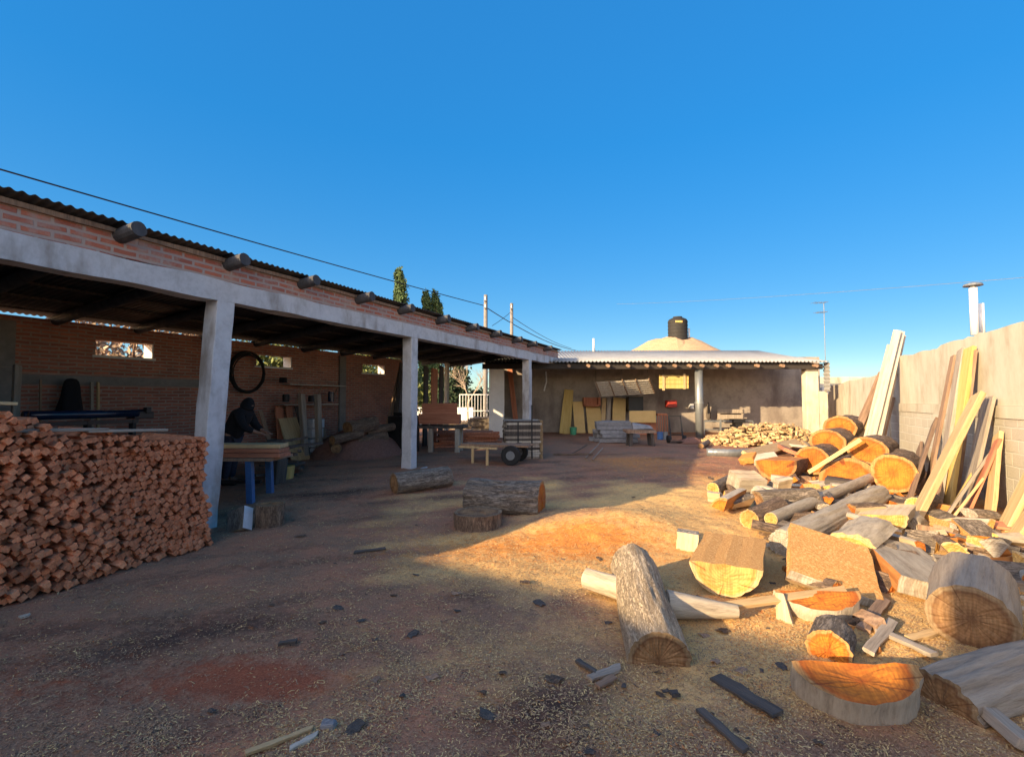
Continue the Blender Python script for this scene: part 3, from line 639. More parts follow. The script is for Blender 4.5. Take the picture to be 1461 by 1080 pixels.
def cable(name, label, a, b, sag, r, m='metal_black'):
    a, b = V(a), V(b); pts = [a.lerp(b, k / 40) - V((0, 0, sag * 4 * (k / 40) * (1 - k / 40))) for k in range(41)]
    mb = MB(); mb.tube(pts, r, 6); o = mb.build(name, m, org=a); return T(o, label, 'cable')
ca = at(-300, 150, 9.5); cbp = at(690, 436, 33)
def solvecable():
    mid = at(0, 237, 14.0); return mid
k0 = at(0, 237, 13.0); k1 = at(690, 436, 32.8); d = (k0 - k1)
cable('power_cable', 'thick black cable running above the shed roof to the concrete pole', k1 + d * 1.35, k1, .12, .024)
cable('power_cable', 'paired cable dropping from the concrete pole to the right', at(691, 437, 33), at(822, 500, 60), .5, .03)
cable('power_cable', 'thin cable slanting down right from the slimmer pole', at(730, 452, 37), at(815, 497, 62), .3, .022)
cable('stay_wire', 'short stay wire between the two poles', at(729, 445, 37), at(702, 465, 34), .05, .018)
e0, e1 = at(880, 434, 45), at(1461, 390, 18); dd = e1 - e0
cable('power_cable', 'faint thin cable crossing the sky above the right wall', e0, e1 + dd * .25, .25, .009, 'metal_grey')
def pipe(name, label, cat, px, y0, y1, Y, r, m, cap=None):
    a, b = at(px, y0, Y), at(px, y1, Y); mb = MB(); mb.tube([(0, 0, 0), (0, 0, b.z - a.z)], r, 14); o = mb.build(name, m, org=None, mtx=Matrix.Translation(a), smooth=True); T(o, label, cat)
    if cap:
        mb = MB(); h = b.z - a.z; mb.tube([(0, 0, h + .05), (0, 0, h + .10), (0, 0, h + .14)], [cap, cap * .9, .03], 18); mb.tube([(0, 0, h), (0, 0, h + .06)], r * .7, 10); mb.build('rain_cap', 'metal_grey', o)
    return o
pipe('chimney_flue', 'tall metal flue with a flat cap rising behind the right wall', 'flue', 1391, 478, 411, 12.2, .085, 'metal_white', .2)
pipe('vent_pipe', 'short white pipe beside the capped flue', 'pipe', 1402, 478, 433, 12.6, .055, 'metal_white')
pipe('vent_pipe', 'small white pipe sticking up from the zinc roof', 'pipe', 847, 503, 483, 25.8, .06, 'metal_white')
mb = MB(); a = at(1178, 528, 30); h = at(1178, 432, 30).z - a.z; mb.tube([(0, 0, -2), (0, 0, h)], .022, 6)
for z, w in ((h, .9), (h - .6, .7)):
    mb.tube([(-w * .7, 0, z - .05), (w * .3, 0, z + .05)], .015, 5)
    for k in range(5): x = -w * .7 + w * .2 * k; mb.tube([(x, -.3, z), (x, .3, z)], .01, 4)
T(mb.build('antenna', 'metal_grey', mtx=Matrix.Translation(a)), 'thin television aerial on a mast behind the veranda roof', 'aerial')
# gate
ga, gb = at(656, 563, 26.5), at(712, 603, 26.5); gate = empty('metal_gate', (ga.x, 26.5, gb.z), 'white barred metal gate beside the whitewashed pier', 'gate')
w, h = gb.x - ga.x, ga.z - gb.z; mb = MB()
for z in (0, h * .42, h): mb.b2(0, w, -.02, .02, z - .03, z + .03)
for x in (0, w): mb.b2(x - .03, x + .03, -.022, .022, -.1, h + .03)
mb.build('gate_frame', 'metal_white', gate); mb = MB()
for k in range(1, 13): x = w * k / 13; mb.b2(x - .016, x + .016, -.012, .012, .03, h - .03)
mb.build('gate_bars', 'metal_white', gate)
mb = MB(); mb.b2(-16, 0, 0, .25, -.3, 1.0); o = mb.build('low_wall', 'whitewash', mtx=Matrix.Translation((-3.0, 38, 0))); T(o, 'low pale wall across the street beyond the gate', 'wall')
# ------------------------------------------------------------------ trees
def leaves(vol, n, size, r, m, name, par, flat=1.0):
    pts = []
    for _ in range(n):
        p = vol(r); s = size * r.uniform(.6, 1.4)
        a = V((r.gauss(0, 1), r.gauss(0, 1), r.gauss(0, 1))).normalized(); b = a.orthogonal().normalized(); b.rotate(Matrix.Rotation(r.uniform(0, 6.28), 3, a)); c = a.cross(b)
        pts.append([p - b * s, p + c * s * .45, p + b * s, p - c * s * .45])
    mb = MB()
    for q in pts: mb.add(q, [(0, 1, 2, 3)])
    return mb.build(name, m, par)
def cypress(px, ptop, Y, w, label, seed):
    t = at(px, ptop, Y); o = empty('cypress_tree', (t.x, Y, 0), label, 'tree'); r = random.Random(seed); H = t.z
    mb = MB(); mb.tube([(0, 0, -.5), (0, 0, H * .5), (.05, 0, H * .93)], [.22, .15, .03], 8); mb.build('trunk', 'bark_brown', o)
    cl = [(r.uniform(.06, .97), r.uniform(0, 6.28)) for _ in range(240)]
    def vol(r):
        u, a = r.choice(cl); rad = w * (1 - u) ** .42 * min(1, u * 6 + .35) * (.85 + .25 * math.sin(u * 17 + a)); q = r.gauss(.75, .22)
        a += r.gauss(0, .25); return V((rad * q * math.cos(a), rad * q * math.sin(a), H * (.03 + .97 * u) + r.gauss(0, .22)))
    leaves(vol, 12000, .15, r, 'leaf_cypress', 'crown', o)
cypress(570, 382, 46, 1.35, 'tallest pointed cypress rising over the shed roof', 1)
cypress(608, 413, 48, 1.15, 'blunt-topped cypress, left one of the close pair beyond the shed roof', 2)
cypress(622, 413, 48.5, 1.15, 'pointed cypress, right one of the close pair beyond the shed roof', 3)
def bush(name, loc, rx, ry, h, n, size, m, label, seed, base=.3, cat='bush'):
    o = empty(name, loc, label, cat); r = random.Random(seed); mb = MB()
    for k in range(6): a = k * 1.05; mb.tube([(0, 0, -.3), (rx * .3 * math.cos(a), ry * .3 * math.sin(a), h * .45), (rx * .6 * math.cos(a), ry * .6 * math.sin(a), h * .8)], [.06, .04, .015], 6)
    mb.build('trunk', 'bark_brown', o); cl = []
    for _ in range(30): a = r.uniform(0, 6.28); q = math.sqrt(r.random()); cl.append(V((rx * q * math.cos(a), ry * q * math.sin(a), base + (h - base) * r.random() * math.sqrt(max(.1, 1 - q * q * .8)))))
    def vol(r): c = r.choice(cl); return c + V((r.gauss(0, rx * .16), r.gauss(0, ry * .16), r.gauss(0, h * .09)))
    leaves(vol, n, size, r, m, 'crown', o)
def bare(name, loc, H, label, seed, m='twig', spread=.5, lv=5, th=.09):
    o = empty(name, loc, label, 'tree'); r = random.Random(seed); tr = MB(); br = MB()
    def grow(p, d, L, rad, k):
        pts = [p]; q = p
        for i in range(4): d = (d + V((r.gauss(0, .13), r.gauss(0, .13), r.gauss(.03, .08)))).normalized(); q = q + d * L / 4; pts.append(q)
        (tr if k == lv else br).tube(pts, [rad * (1 - .12 * i) for i in range(5)], 7 if k > 2 else 4)
        if k:
            for _ in range(3 if k > 1 else 4):
                dd = (d + V((r.gauss(0, spread), r.gauss(0, spread), r.gauss(.1, spread * .7)))).normalized(); grow(pts[r.randint(2, 4)], dd, L * r.uniform(.55, .8), rad * .58, k - 1)
    grow(V((0, 0, -.2)), V((0, 0, 1)), H * .38, th, lv); tr.build('trunk', m, o, smooth=True); br.build('branches', m, o)
q = at(650, 560, 40); bush('conifer_tree', (q.x - .6, 40, 0), 1.6, 1.4, 5.2, 7000, .16, 'leaf_dark', 'dark dense conifer standing across the street by the gate', 5, cat='tree')
q = at(690, 560, 42); bush('round_bush', (q.x, 42, 0), 2.0, 1.2, 2.3, 3500, .15, 'leaf_dark', 'low dark green bush behind the gate', 6)
q = at(668, 560, 36); bare('bare_tree', (q.x, 36, 0), 5.2, 'leafless pale-branched tree behind the gate', 7, lv=5, th=.08)
p = sw(9.4, 7.4, 0); bare('bare_tree', p, 4.6, 'dry branchy tree outside the first vent opening', 8, lv=5, th=.08, spread=.7)
p = lp(176, 488, 7.3); p.z = 0; bush('dry_bush', p, 2.1, .7, 4.6, 16000, .085, 'twig', 'dry straw-coloured thicket behind the shed, at its first vent opening', 12)
p = lp(390, 505, 7.3); p.z = 0; bush('yellow_bush', p, 2.0, .9, 4.5, 14000, .08, 'leaf_olive', 'yellow-green bush outside the middle vent opening', 9)
p = lp(532, 520, 7.3); p.z = 0; bush('green_bush', p, 2.1, .9, 4.6, 14000, .08, 'leaf_olive', 'olive bush outside the vent opening farthest from the slat stack', 10)

# ------------------------------------------------------------------ the big stack of red slats
GRP = 'square red wooden slats of the big stack'
LBL = 'square reddish wooden slat with sawn end in the big stack by the concrete post'
sa = gp(296, 776); sb = gp(-10, 862); du = (sb - sa); du.z = 0; du.normalize(); dn = V((-du.y, du.x, 0))   # du runs toward the camera
if dn.x > 0: dn = -dn
slat_meshes = []
for k in range(6):
    mb = MB(); mb.box((0, 0, .5), (.052 + .004 * (k % 3), .049 + .004 * (k % 2), 1.0 + .04 * k), jit=.004); o = mb.build('slat', 'slat_red'); slat_meshes.append(o.data); bpy.data.objects.remove(o)
slots = []
PW, PH = .062, .056; ncol = 54
for c in range(ncol):
    s = .03 + c * PW; top = 1.36 + .12 * ss(.3, 1.4, s) + .22 * ss(1.5, 1.8, s) + .03 * math.sin(c * 1.7)
    nr = int(top / PH)
    for rw in range(nr):
        ss_ = s + (.5 * PW if rw % 2 else 0) + R.uniform(-.01, .01) + .035 * noise.noise(V((c * .3, rw * .25, 1)))
        z = .035 + rw * PH + R.uniform(-.006, .006) + .05 * noise.noise(V((s * 1.4, rw * .08, 7))) * (rw / nr)
        if R.random() < .06: continue
        out = .05 * noise.noise(V((s * 1.6, rw * .09, 3))) + R.uniform(-.035, .035) - (R.random() < .12) * R.uniform(.04, .14) + .16 * (1 - rw / nr) ** 2 - .06
        p = sa + du * ss_ + dn * (-out)
        p.z = gh(p.x, p.y) + z; slots.append((p, c, rw, nr))
vis = []
for i, (p, c, rw, nr) in enumerate(slots):
    X = CX + F * p.x / p.y
    vis.append((p.length if X > -5 else 99 + p.length, i))
vis.sort(); ind = {i for _, i in vis[:300]}
stk = MB(); first = None
for i, (p, c, rw, nr) in enumerate(slots):
    rot = math.radians(-32 + R.gauss(0, 10)) + .25 * noise.noise(V((c * .2, rw * .2, 5)))
    zax = (dn + V((R.gauss(0, .02), R.gauss(0, .02), R.gauss(0, .015)))).normalized(); m = frame(p, zax, (0, 0, 1)) @ Matrix.Rotation(rot, 4, 'Z')
    if i in ind:
        me = slat_meshes[R.randrange(6)]; o = bpy.data.objects.new('slat', me); C.objects.link(o); o.matrix_world = m; T(o, LBL, 'slat', GRP)
    else:
        w, t, L = .055, .051, 1.0
        stk.box(m @ V((0, 0, L / 2)), (w, t, L), m.to_3x3(), jit=.003)
o = stk.build('slat_stack', 'slat_stack_red', org=sa); S(o, 'stuff'); T(o, 'rest of the big stack of square red wooden slats', 'slat stack')
for k, (s, z, dx_) in enumerate(((.5, 1.46, .1), (1.1, 1.50, .2), (1.85, 1.78, .0))):
    p = sa + du * s + dn * .1; p.z = gh(p.x, p.y) + z
    plank(('grey board lying along the top of the slat stack, nearest the concrete post', 'grey board lying along the middle of the slat stack top', 'pale short board on the highest hump of the slat stack')[k], p, p + du * (.8 if k < 2 else .5) + V((0, 0, .03)), .10, .03, 'plank_grey' if k < 2 else 'plank_pale', (0, 0, 1), 'board', 'board')
def gp_out(x, y): return x > WX0 + WB * y - .3 or y > 9.5
# ------------------------------------------------------------------ log pile with orange ends
PD = V((.70, .72, 0)).normalized()
def pile(cx, cy, rx, ry, Y, L, label, cross=None, dirv=PD, up=(0, 0, 1), bark='bark_brown'):
    p = at(cx, cy, Y); k = Y / F
    return billet('log', label, 'log', cross(rx * k, ry * k) if cross else circ(rx * k, ry * k), p, p + dirv * L, up, bark, 'cut_orange', rough=.06, cut1='cut_dull')
pile(1275, 676, 27.5, 27, 8.85, 1.3, 'largest orange-ended log, at the right end of the log pile by the wall')
pile(1238, 643, 25, 19, 9.5, 1.2, 'orange-ended log supporting the pale stick, just left of the largest one')
pile(1210, 690, 37, 37, 9.6, 1.1, 'half log with a broad split orange end, flat side down under the stick', lambda a, b: halfr(a, b), up=(0, 0, -1))
pile(1158, 657, 23, 20, 10.4, 1.2, 'round orange-ended log touched by the lower end of the pale stick')
pile(1180, 631, 22.5, 17.5, 11.2, 1.3, 'orange-ended log just below the topmost one in the pile')
pile(1198, 610, 21, 16.5, 12.0, 1.3, 'topmost orange-ended log of the pile, before the dark doorway')
pile(1106, 657, 27, 29, 10.1, .9, 'half log with orange end and flat top, at the left end of the log pile', lambda a, b: halfr(a, b), up=(-.1, 0, 1))
plank('thin pale stick leaning across the orange log ends', at(1153, 674, 9.9), at(1228, 627, 9.25), .075, .04, 'plank_pale', (-.3, -1, .3), 'stick', 'stick')
billet('dark_slab', 'dark weathered slab lying in front of the half log', 'slab', slabx(.42, .20, 'udlr'), E(1178, 688, 695), E(1243, 697, 703), bark='plank_dark', cut='cut_dull', rough=.10)

# ------------------------------------------------------------------ planks leaning on the right wall
def lean(label, b, t, w, th, m, w1=None, off=.03, name='plank', cat='plank', bow=0, jag=.06, turn=0, b3=None):
    p0 = b3 or gp(*b); p1 = onwall(t[0], t[1], off); n = V((-1, .45, .3)); n.rotate(Matrix.Rotation(turn, 3, 'Z'))
    return plank(label, p0 - V((0, 0, .03)), p1, w, th, m, n, name, cat, w1=w1, jag=jag, bow=bow)
def free(label, b, t, Yt, w, th, m, w1=None, name='plank', cat='plank', n=(-.5, -1, .2), Yb=None):
    p0 = at(b[0], b[1], Yb) if Yb else gp(*b); return plank(label, p0, at(t[0], t[1], Yt), w, th, m, n, name, cat, w1=w1, jag=.05)
# white bundle at the wall's far end
free('brightest white plank of the tall bundle leaning at the wall end', (1232, 668), (1280, 472), 12.9, .17, .05, 'plank_white')
free('whitish plank behind the right edge of the brightest white one', (1243, 668), (1287, 474), 13.0, .12, .05, 'plank_white', n=(-.6, -1, .2))
free('shorter whitish plank on the left edge of the tall white bundle', (1226, 668), (1270, 492), 13.1, .14, .04, 'plank_white')
free('grey-brown plank behind the white bundle, its tip dark against the sky', (1247, 664), (1289, 478), 13.3, .12, .05, 'plank_grey')
free('old brown plank on the left of the white bundle', (1205, 656), (1258, 533), 13.0, .16, .05, 'plank_brown', Yb=11.9)
free('split pale-brown plank between the old brown plank and the white bundle', (1212, 655), (1263, 545), 12.9, .12, .04, 'plank_pale', Yb=12.0)
free('short rough brown plank right of the white bundle', (1247, 660), (1270, 566), 13.2, .22, .06, 'plank_brown')
# middle group
lean('tall rough grey-brown plank, leftmost of the three tall ones by the yellow plank', (1322, 700), (1361, 507), .17, .05, 'plank_brown', off=.06)
lean('tall grey-brown plank just left of the yellow plank', (1338, 716), (1372, 499), .22, .06, 'plank_grey', off=.08)
lean('tall bright yellow plank with a bark-brown right edge', (1352, 718), (1384, 497), .22, .07, 'plank_yellow', off=.05, turn=.2)
lean('brown backing plank behind the yellow plank', (1362, 716), (1390, 500), .16, .05, 'plank_brown', off=.02)
lean('thick pale plank slanting across in front of the tall planks', (1303, 742), (1396, 564), .22, .09, 'plank_pale', off=.28, turn=.25)
lean('dark old plank to the left of the thick slanting pale plank', (1293, 722), (1334, 602), .22, .06, 'plank_brown', off=.10)
lean('wide grey weathered board behind, right of the slanting pale plank', (1376, 724), (1412, 566), .34, .05, 'plank_grey', off=.04, w1=.34)
lean('short brown board standing against the wall beside the largest log', (1306, 705), (1312, 637), .26, .05, 'plank_brown', off=.05)
lean('narrow pale strip hanging between the yellow plank and the grey board', (1350, 712), (1366, 600), .07, .03, 'plank_white', off=.3)
lean('short red-brown board low behind the slanting pale plank', (1330, 728), (1352, 640), .20, .05, 'plank_brown', off=.18)
# right group
lean('wide pale live-edged board, widest of the right-hand group', (1411, 748), (1424, 620), .24, .06, 'plank_pale', w1=.20, off=.06, jag=.2)
lean('red-brown board leaning in the right-hand group', (1376, 738), (1424, 628), .16, .04, 'plank_red', off=.12)
lean('greyish slat slanting across the right-hand group, lower one', (1344, 742), (1410, 650), .11, .04, 'plank_grey', off=.22)
lean('yellowish slat beneath the greyish slat of the right-hand group', (1352, 733), (1398, 655), .09, .035, 'plank_yellow', off=.16)
lean('thin pale slat crossing in front of the live-edged board', (1351, 746), (1415, 667), .07, .035, 'plank_pale', off=.26)
lean('narrow brown stick under the thin pale slat', (1368, 740), (1402, 668), .08, .035, 'plank_brown', off=.2)
lean('thick pale plank cut by the right picture edge', (1430, 756), (1490, 640), .26, .07, 'plank_pale', off=.05)
lean('second pale plank low at the right picture edge', (1446, 764), (1500, 690), .22, .06, 'plank_pale', off=.2)
def flat(label, px, py, l, w, t, rz, m, tilt=(0, 0), name='board', cat='board', z=.03):
    p = gp(px, py); d = V((math.cos(rz), math.sin(rz), tilt[0])) * l / 2; p.z += t / 2 + z + abs(tilt[0]) * l / 2
    return plank(label, p - d, p + d, w, t, m, (-math.sin(rz) * tilt[1], math.cos(rz) * tilt[1], 1), name, cat)
flat('red-brown board lying on the ground before the right-hand planks', 1369, 752, .48, .30, .04, .3, 'plank_red', (.1, .15))
flat('smaller reddish board lying at the foot of the live-edged board', 1428, 757, .45, .22, .04, -.5, 'plank_red', (-.1, -.2))
billet('log', 'short grey log with a pale round end below the slanting pale plank', 'log', circ(.13), E(1306, 722, 735), E(1332, 716, 728), bark='bark_grey', cut='cut_yellow')

# ------------------------------------------------------------------ heap of small split firewood
GH = 'small pieces of split firewood in the heap'
fw = []
for k in range(5):
    w, h = .05 + .010 * k, .045 + .010 * (k % 3); L = .20 + .03 * k
    mb = MB(); mb.box((0, 0, L / 2), (w, h, L), jit=.012); o = mb.build('firewood_piece', 'billet_mix', bev=.004); fw.append(o.data); bpy.data.objects.remove(o)
hc = at(1086, 620, 17.6); n = 0; r = random.Random(8)
core = MB(); vs = []; fs = []; nn = 28
def hz(x, y): u = ((x - hc.x) / 2.05) ** 2 + ((y - 17.6) / 1.1) ** 2; sk = .78 + .20 * (x - hc.x) / 2; return max(-.06, .86 * sk * (1 - u) ** .7 if u < 1 else -.06)
while n < 290:
    x = hc.x + r.uniform(-2.0, 2.0); y = 17.6 + r.uniform(-1.1, .5); h = hz(x, y)
    if h < .02: continue
    a = r.gauss(1.5, .5); tl = r.gauss(.0, .3); d = V((math.cos(a) * math.cos(tl), math.sin(a) * math.cos(tl), math.sin(tl)))
    p = V((x, y, h + r.uniform(-.04, .06))) - d * .12; o = bpy.data.objects.new('firewood_piece', fw[r.randrange(5)]); C.objects.link(o)
    o.matrix_world = frame(p, d, (r.gauss(0, .5), r.gauss(0, .5), 1)); T(o, 'small split firewood piece in the heap before the veranda', 'firewood', GH); n += 1
for n in range(420):
    x = hc.x + r.uniform(-1.9, 1.9); y = 17.6 + r.uniform(-.9, .9); h = hz(x, y)
    if h > .05:
        a = r.uniform(0, 6.28); core.bar((x, y, r.uniform(0, h - .03)), (x + .26 * math.cos(a), y + .26 * math.sin(a), r.uniform(0, h - .03)), .09, .08)
o = core.build('firewood_heap', 'billet_mix', org=(hc.x, 17.6, 0)); S(o, 'stuff'); T(o, 'inner mass of the small firewood heap before the veranda', 'firewood heap')

# ------------------------------------------------------------------ lumps, billets and slabs in the sun
billet('log', 'small grey log with a round yellow end at the edge of the shade', 'log', circ(.105), E(1017, 697, 707), E(1052, 680, 690), bark='bark_grey', cut='cut_yellow')
billet('dark_stick', 'dark forked stick leaning beside the small grey log', 'stick', circ(.05, n=14), E(1036, 690, 700), E(1058, 712, 718), bark='bark_brown', cut='cut_dull')
billet('wood_chunk', 'pale rough chunk just right of the small grey log', 'wood chunk', slabx(.36, .34, 'l'), E(1046, 690, 706), E(1082, 690, 704), up=(.3, -.3, 1), bark='bark_pale', cut='cut_grey', split='split_pale', rough=.2)
billet('wood_chunk', 'whitish pointed chunk below the half log of the pile', 'wood chunk', wedge(.24, .5, 2.0), E(1108, 704, 706), E(1128, 700, 705), bark='bark_pale', cut='cut_grey', split='split_pale')
billet('half_log', 'long bark-covered half log lying across the middle of the debris', 'half log', halfr(.22), E(1080, 722, 730), E(1158, 716, 726), up=(0, .9, -.5), bark='bark_grey', split='split_dull' if 0 else 'split_pale', cut='cut_dull')
billet('log', 'log with a bright yellow end pointing at the camera, in the debris', 'log', circ(.135), E(1069, 741, 754), E(1112, 722, 738), bark='bark_brown', cut='cut_yellow')
billet('split_log', 'orange split piece lying in pale shavings near the shade edge', 'split log', wedge(.2, .3, 1.9), E(1032, 730, 738), E(1060, 714, 722), bark='bark_pale', split='split_orange')
billet('split_log', 'small pale split piece left of the orange one', 'split log', wedge(.17, .4, 2.0), E(1010, 715, 722), E(1028, 718, 724), bark='bark_pale', split='split_pale', cut='cut_grey')
billet('log', 'long grey log with knobbly bark slanting up toward the largest pile log', 'log', circ(.155), E(1117, 775, 793), E(1254, 706, 720), bark='bark_pale', cut='cut_grey', rough=.12, nz=24, wob=.04)
billet('log', 'thinner pale pole lying above the long knobbly log', 'log', circ(.085, n=20), E(1118, 760, 770) + V((0, .3, .1)), E(1250, 690, 700) + V((0, .1, .1)), bark='bark_pale', cut='cut_yellow', rough=.05, nz=16)
billet('stick', 'thin crooked stick above the log with the yellow end', 'stick', circ(.03, n=12), E(1100, 722, 728), E(1148, 742, 748), bark='bark_pale', cut='cut_grey', nz=14, wob=.15)
billet('half_log', 'yellow-faced half round piece right of the long knobbly log', 'half log', halfr(.27, .24), E(1258, 735, 762), E(1272, 720, 748), up=(.1, .3, 1), bark='bark_pale', cut='cut_yellow', split='split_pale')
billet('wood_chunk', 'big pale rounded chunk below the knobbly log', 'wood chunk', wedge(.30, .35, 2.3), E(1215, 800, 805), E(1250, 772, 780), up=(0, -.2, 1), bark='bark_pale', cut='cut_yellow', split='split_pale', rough=.15)
billet('block', 'whitish cut block standing in the shavings', 'wood block', slabx(.24, .21, ''), gp(980, 781, -.03), gp(982, 781, .19), up=(.4, 1, 0), split='split_pale', cut='cut_grey', nz=4)
billet('half_log', 'short half log with yellow end and sawdust-covered flat top', 'half log', halfr(.31, .29), E(1034, 806, 851), E(1052, 772, 806) + V((.05, .2, .02)), up=(-.12, -.25, 1), bark='bark_brown', cut='cut_yellow', split='split_sawdust', rough=.06)
sl = [gp(1190, 862, .18), gp(1188, 830, .42)]
billet('slab', 'thick tilted slab sprinkled with sawdust beside the sunlit half log', 'slab', slabx(.72, .085, 'd'), gp(1191, 858, .10), gp(1186, 815, .33) + V((0, .05, 0)), up=(.0, -.6, 1), bark='bark_grey', split='split_sawdust', cut='cut_grey', rough=.1)
billet('half_log', 'half round block with bright orange top under the sawdust slab', 'half log', halfr(.34, .22), gp(1162, 870, -.05), gp(1162, 870, .20) + V((-.03, -.09, 0)), up=(.2, 1, .1), bark='bark_pale', cut='cut_orange', cut1='cut_orange', split='split_pale')
billet('wood_chunk', 'whitish standing splinter at the left of the orange-topped block', 'wood chunk', wedge(.14, .4, 1.7), gp(1108, 885, -.05), gp(1106, 878, .19), up=(1, .3, 0), bark='bark_pale', cut='cut_grey', split='split_pale', taper=.5)
billet('half_log_stump', 'large half round stump with tilted orange-brown top in the foreground', 'stump', halfr(.34, .26), gp(1214, 990, -.05), gp(1214, 990, .24) + V((-.05, -.10, 0)), up=(.22, 1, .25), bark='bark_pale', cut='cut_dull', cut1='cut_orange', split='split_orange', rough=.05, freq=1.6)
billet('log', 'small log with an orange end just behind the large half round stump', 'log', circ(.135), gp(1182, 942, .07), gp(1190, 915, .06), up=(0, 0, 1), bark='bark_grey', cut='cut_orange')
plank('long thin pale plank lying toward the orange-topped block', gp(968, 884, .06), gp(1206, 876, .20), .075, .035, 'plank_pale', (0, -.4, 1), 'plank', 'plank')
billet('log', 'short pale pole end left of the furrowed log', 'log', circ(.095, n=20), E(838, 825, 843), E(892, 842, 862), bark='bark_pale', cut='cut_grey', rough=.05, taper=1.1)
billet('log', 'pale pole end with a pointed tip right of the furrowed log', 'log', circ(.11, n=20), E(952, 862, 884), E(1052, 872, 888), bark='bark_pale', cut='cut_grey', rough=.05, taper=.45)
billet('log', 'big furrowed log lying end-on, half in sun and half in shade', 'log', circ(.205, n=64), gp(940, 950, .03), gp(902, 836, .20), bark='bark_furrow', cut='cut_dull', cut1='cut_dull', rough=.07, nz=60, freq=1.7)
billet('trunk', 'thick log with a broad brown cut end, lower right', 'log', circ(.265, .24, n=64), E(1386, 884, 925), E(1386, 884, 925) + V((.60, .62, .05)), bark='bark_trunk', cut='cut_dull', rough=.06)
billet('slab', 'smooth grey bark slab lying behind the broad brown cut end', 'slab', slabx(.62, .16, 'u'), E(1342, 848, 862), E(1262, 778, 790), up=(.1, -.3, 1), bark='bark_pale', cut='cut_grey', rough=.1, nz=16)
billet('slab', 'grey weathered slab lying toward the right picture edge behind the thick log', 'slab', slabx(.40, .12, 'u'), E(1340, 812, 822), E(1500, 830, 842), up=(0, -.3, 1), bark='bark_grey', split='plank_grey', cut='cut_grey', rough=.1)
billet('trunk', 'gnarled grey trunk filling the bottom right corner', 'trunk', circ(.185, .17, n=72), gp(1345, 1012, .02), gp(1600, 940, .10), bark='bark_trunk', cut='cut_dull', rough=.16, nz=40, freq=1.3, wob=.06)
plank('grey plank lying in the bottom right corner before the gnarled trunk', gp(1382, 1010, .08), gp(1475, 1085, .05), .12, .06, 'plank_grey', (.3, -.5, 1), 'plank', 'plank')
for i, (a, b, w, l) in enumerate((((1256, 905), (1335, 945), .07, 'weathered stick in the shavings right of the large half stump'), ((1298, 917), (1350, 905), .06, 'pale chip-like plank below the broad brown cut end'), ((1232, 903), (1262, 862), .09, 'bark strip between the half stump and the orange-topped block'), ((1240, 935), (1275, 895), .07, 'splinter standing near the small orange-ended log'))):
    plank(l, gp(*a, .03), gp(*b, .05), w, .03, ('plank_grey', 'plank_pale', 'plank_brown', 'plank_grey')[i], (0, -.3, 1), 'stick', 'stick', jag=.3)
# pale slabs by the firewood heap
for i, (a, b, w, t, m, l) in enumerate((((1066, 656), (1140, 640), .34, .10, 'plank_pale', 'long pale slab sloping beside the firewood heap, left'), ((1092, 636), (1158, 648), .30, .08, 'plank_white', 'whitish slab below the firewood heap'), ((1074, 664), (1110, 664), .30, .12, 'plank_white', 'short whitish slab just left of the flat-topped half log'), ((1100, 632), (1128, 655), .28, .10, 'plank_red', 'reddish slab among the pale slabs by the heap'), ((1128, 618), (1160, 652), .20, .08, 'plank_pale', 'narrow pale slab stuck in the firewood heap'), ((1058, 662), (1078, 664), .3, .16, 'split_orange', 'orange block at the left end of the pale slabs'))):
    plank(l, gp(*a, .12), gp(*b, .2), w, t, m, (.1, -.7, 1), 'slab', 'slab', jag=.2)
mb = MB(); vs = []; fs = []; c = gp(1048, 652)
for i in range(25):
    u = -1.0 + 2.0 * i / 24
    for z, rr in ((0, .95), (.22, 1.0)): vs.append((c.x + .68 * u, c.y + .25 * u * u * rr, z + .012 * math.cos(i * 2.6)))
for i in range(24): fs.append((i * 2, i * 2 + 2, i * 2 + 3, i * 2 + 1))
mb.add(vs, fs); o = mb.build('curved_sheet', 'metal_grey', org=c, smooth=True); q = o.modifiers.new('Solidify', 'SOLIDIFY'); q.thickness = .02; T(o, 'curved grey metal sheet standing before the firewood heap', 'metal sheet')
# small debris pieces scattered in the sunny part, each its own chunk
r = random.Random(77); GD = 'small offcuts scattered among the sunlit logs'; cm = []
for k in range(6):
    w = .07 + .02 * k; mb = MB(); mb.box((0, 0, 0), (w, w * .5, .035 + .02 * (k % 3)), jit=.018); o = mb.build('offcut', ('split_pale', 'split_orange', 'plank_grey', 'split_pale', 'bark_brown', 'plank_brown')[k], bev=.004); cm.append(o.data); bpy.data.objects.remove(o)
for n in range(300):
    x = r.uniform(1.9, 6.6); y = r.uniform(3.6, 10.4)
    if x < 1.2 + .28 * y or x > WX0 + WB * y - .3: continue
    o = bpy.data.objects.new('offcut', cm[r.randrange(6)]); C.objects.link(o); s = r.uniform(.5, 1.5)
    o.matrix_world = Matrix.Translation((x, y, gz(x, y) + .02)) @ Matrix.Rotation(r.uniform(0, 6.28), 4, 'Z') @ Matrix.Rotation(r.gauss(0, .35), 4, 'X') @ Matrix.Scale(s, 4)
    T(o, 'small offcut of wood lying loose among the sunlit logs', 'offcut', GD)
GC = 'rough split chunks lying in the sunlit litter'
r = random.Random(31); n = 0; spots_ = []
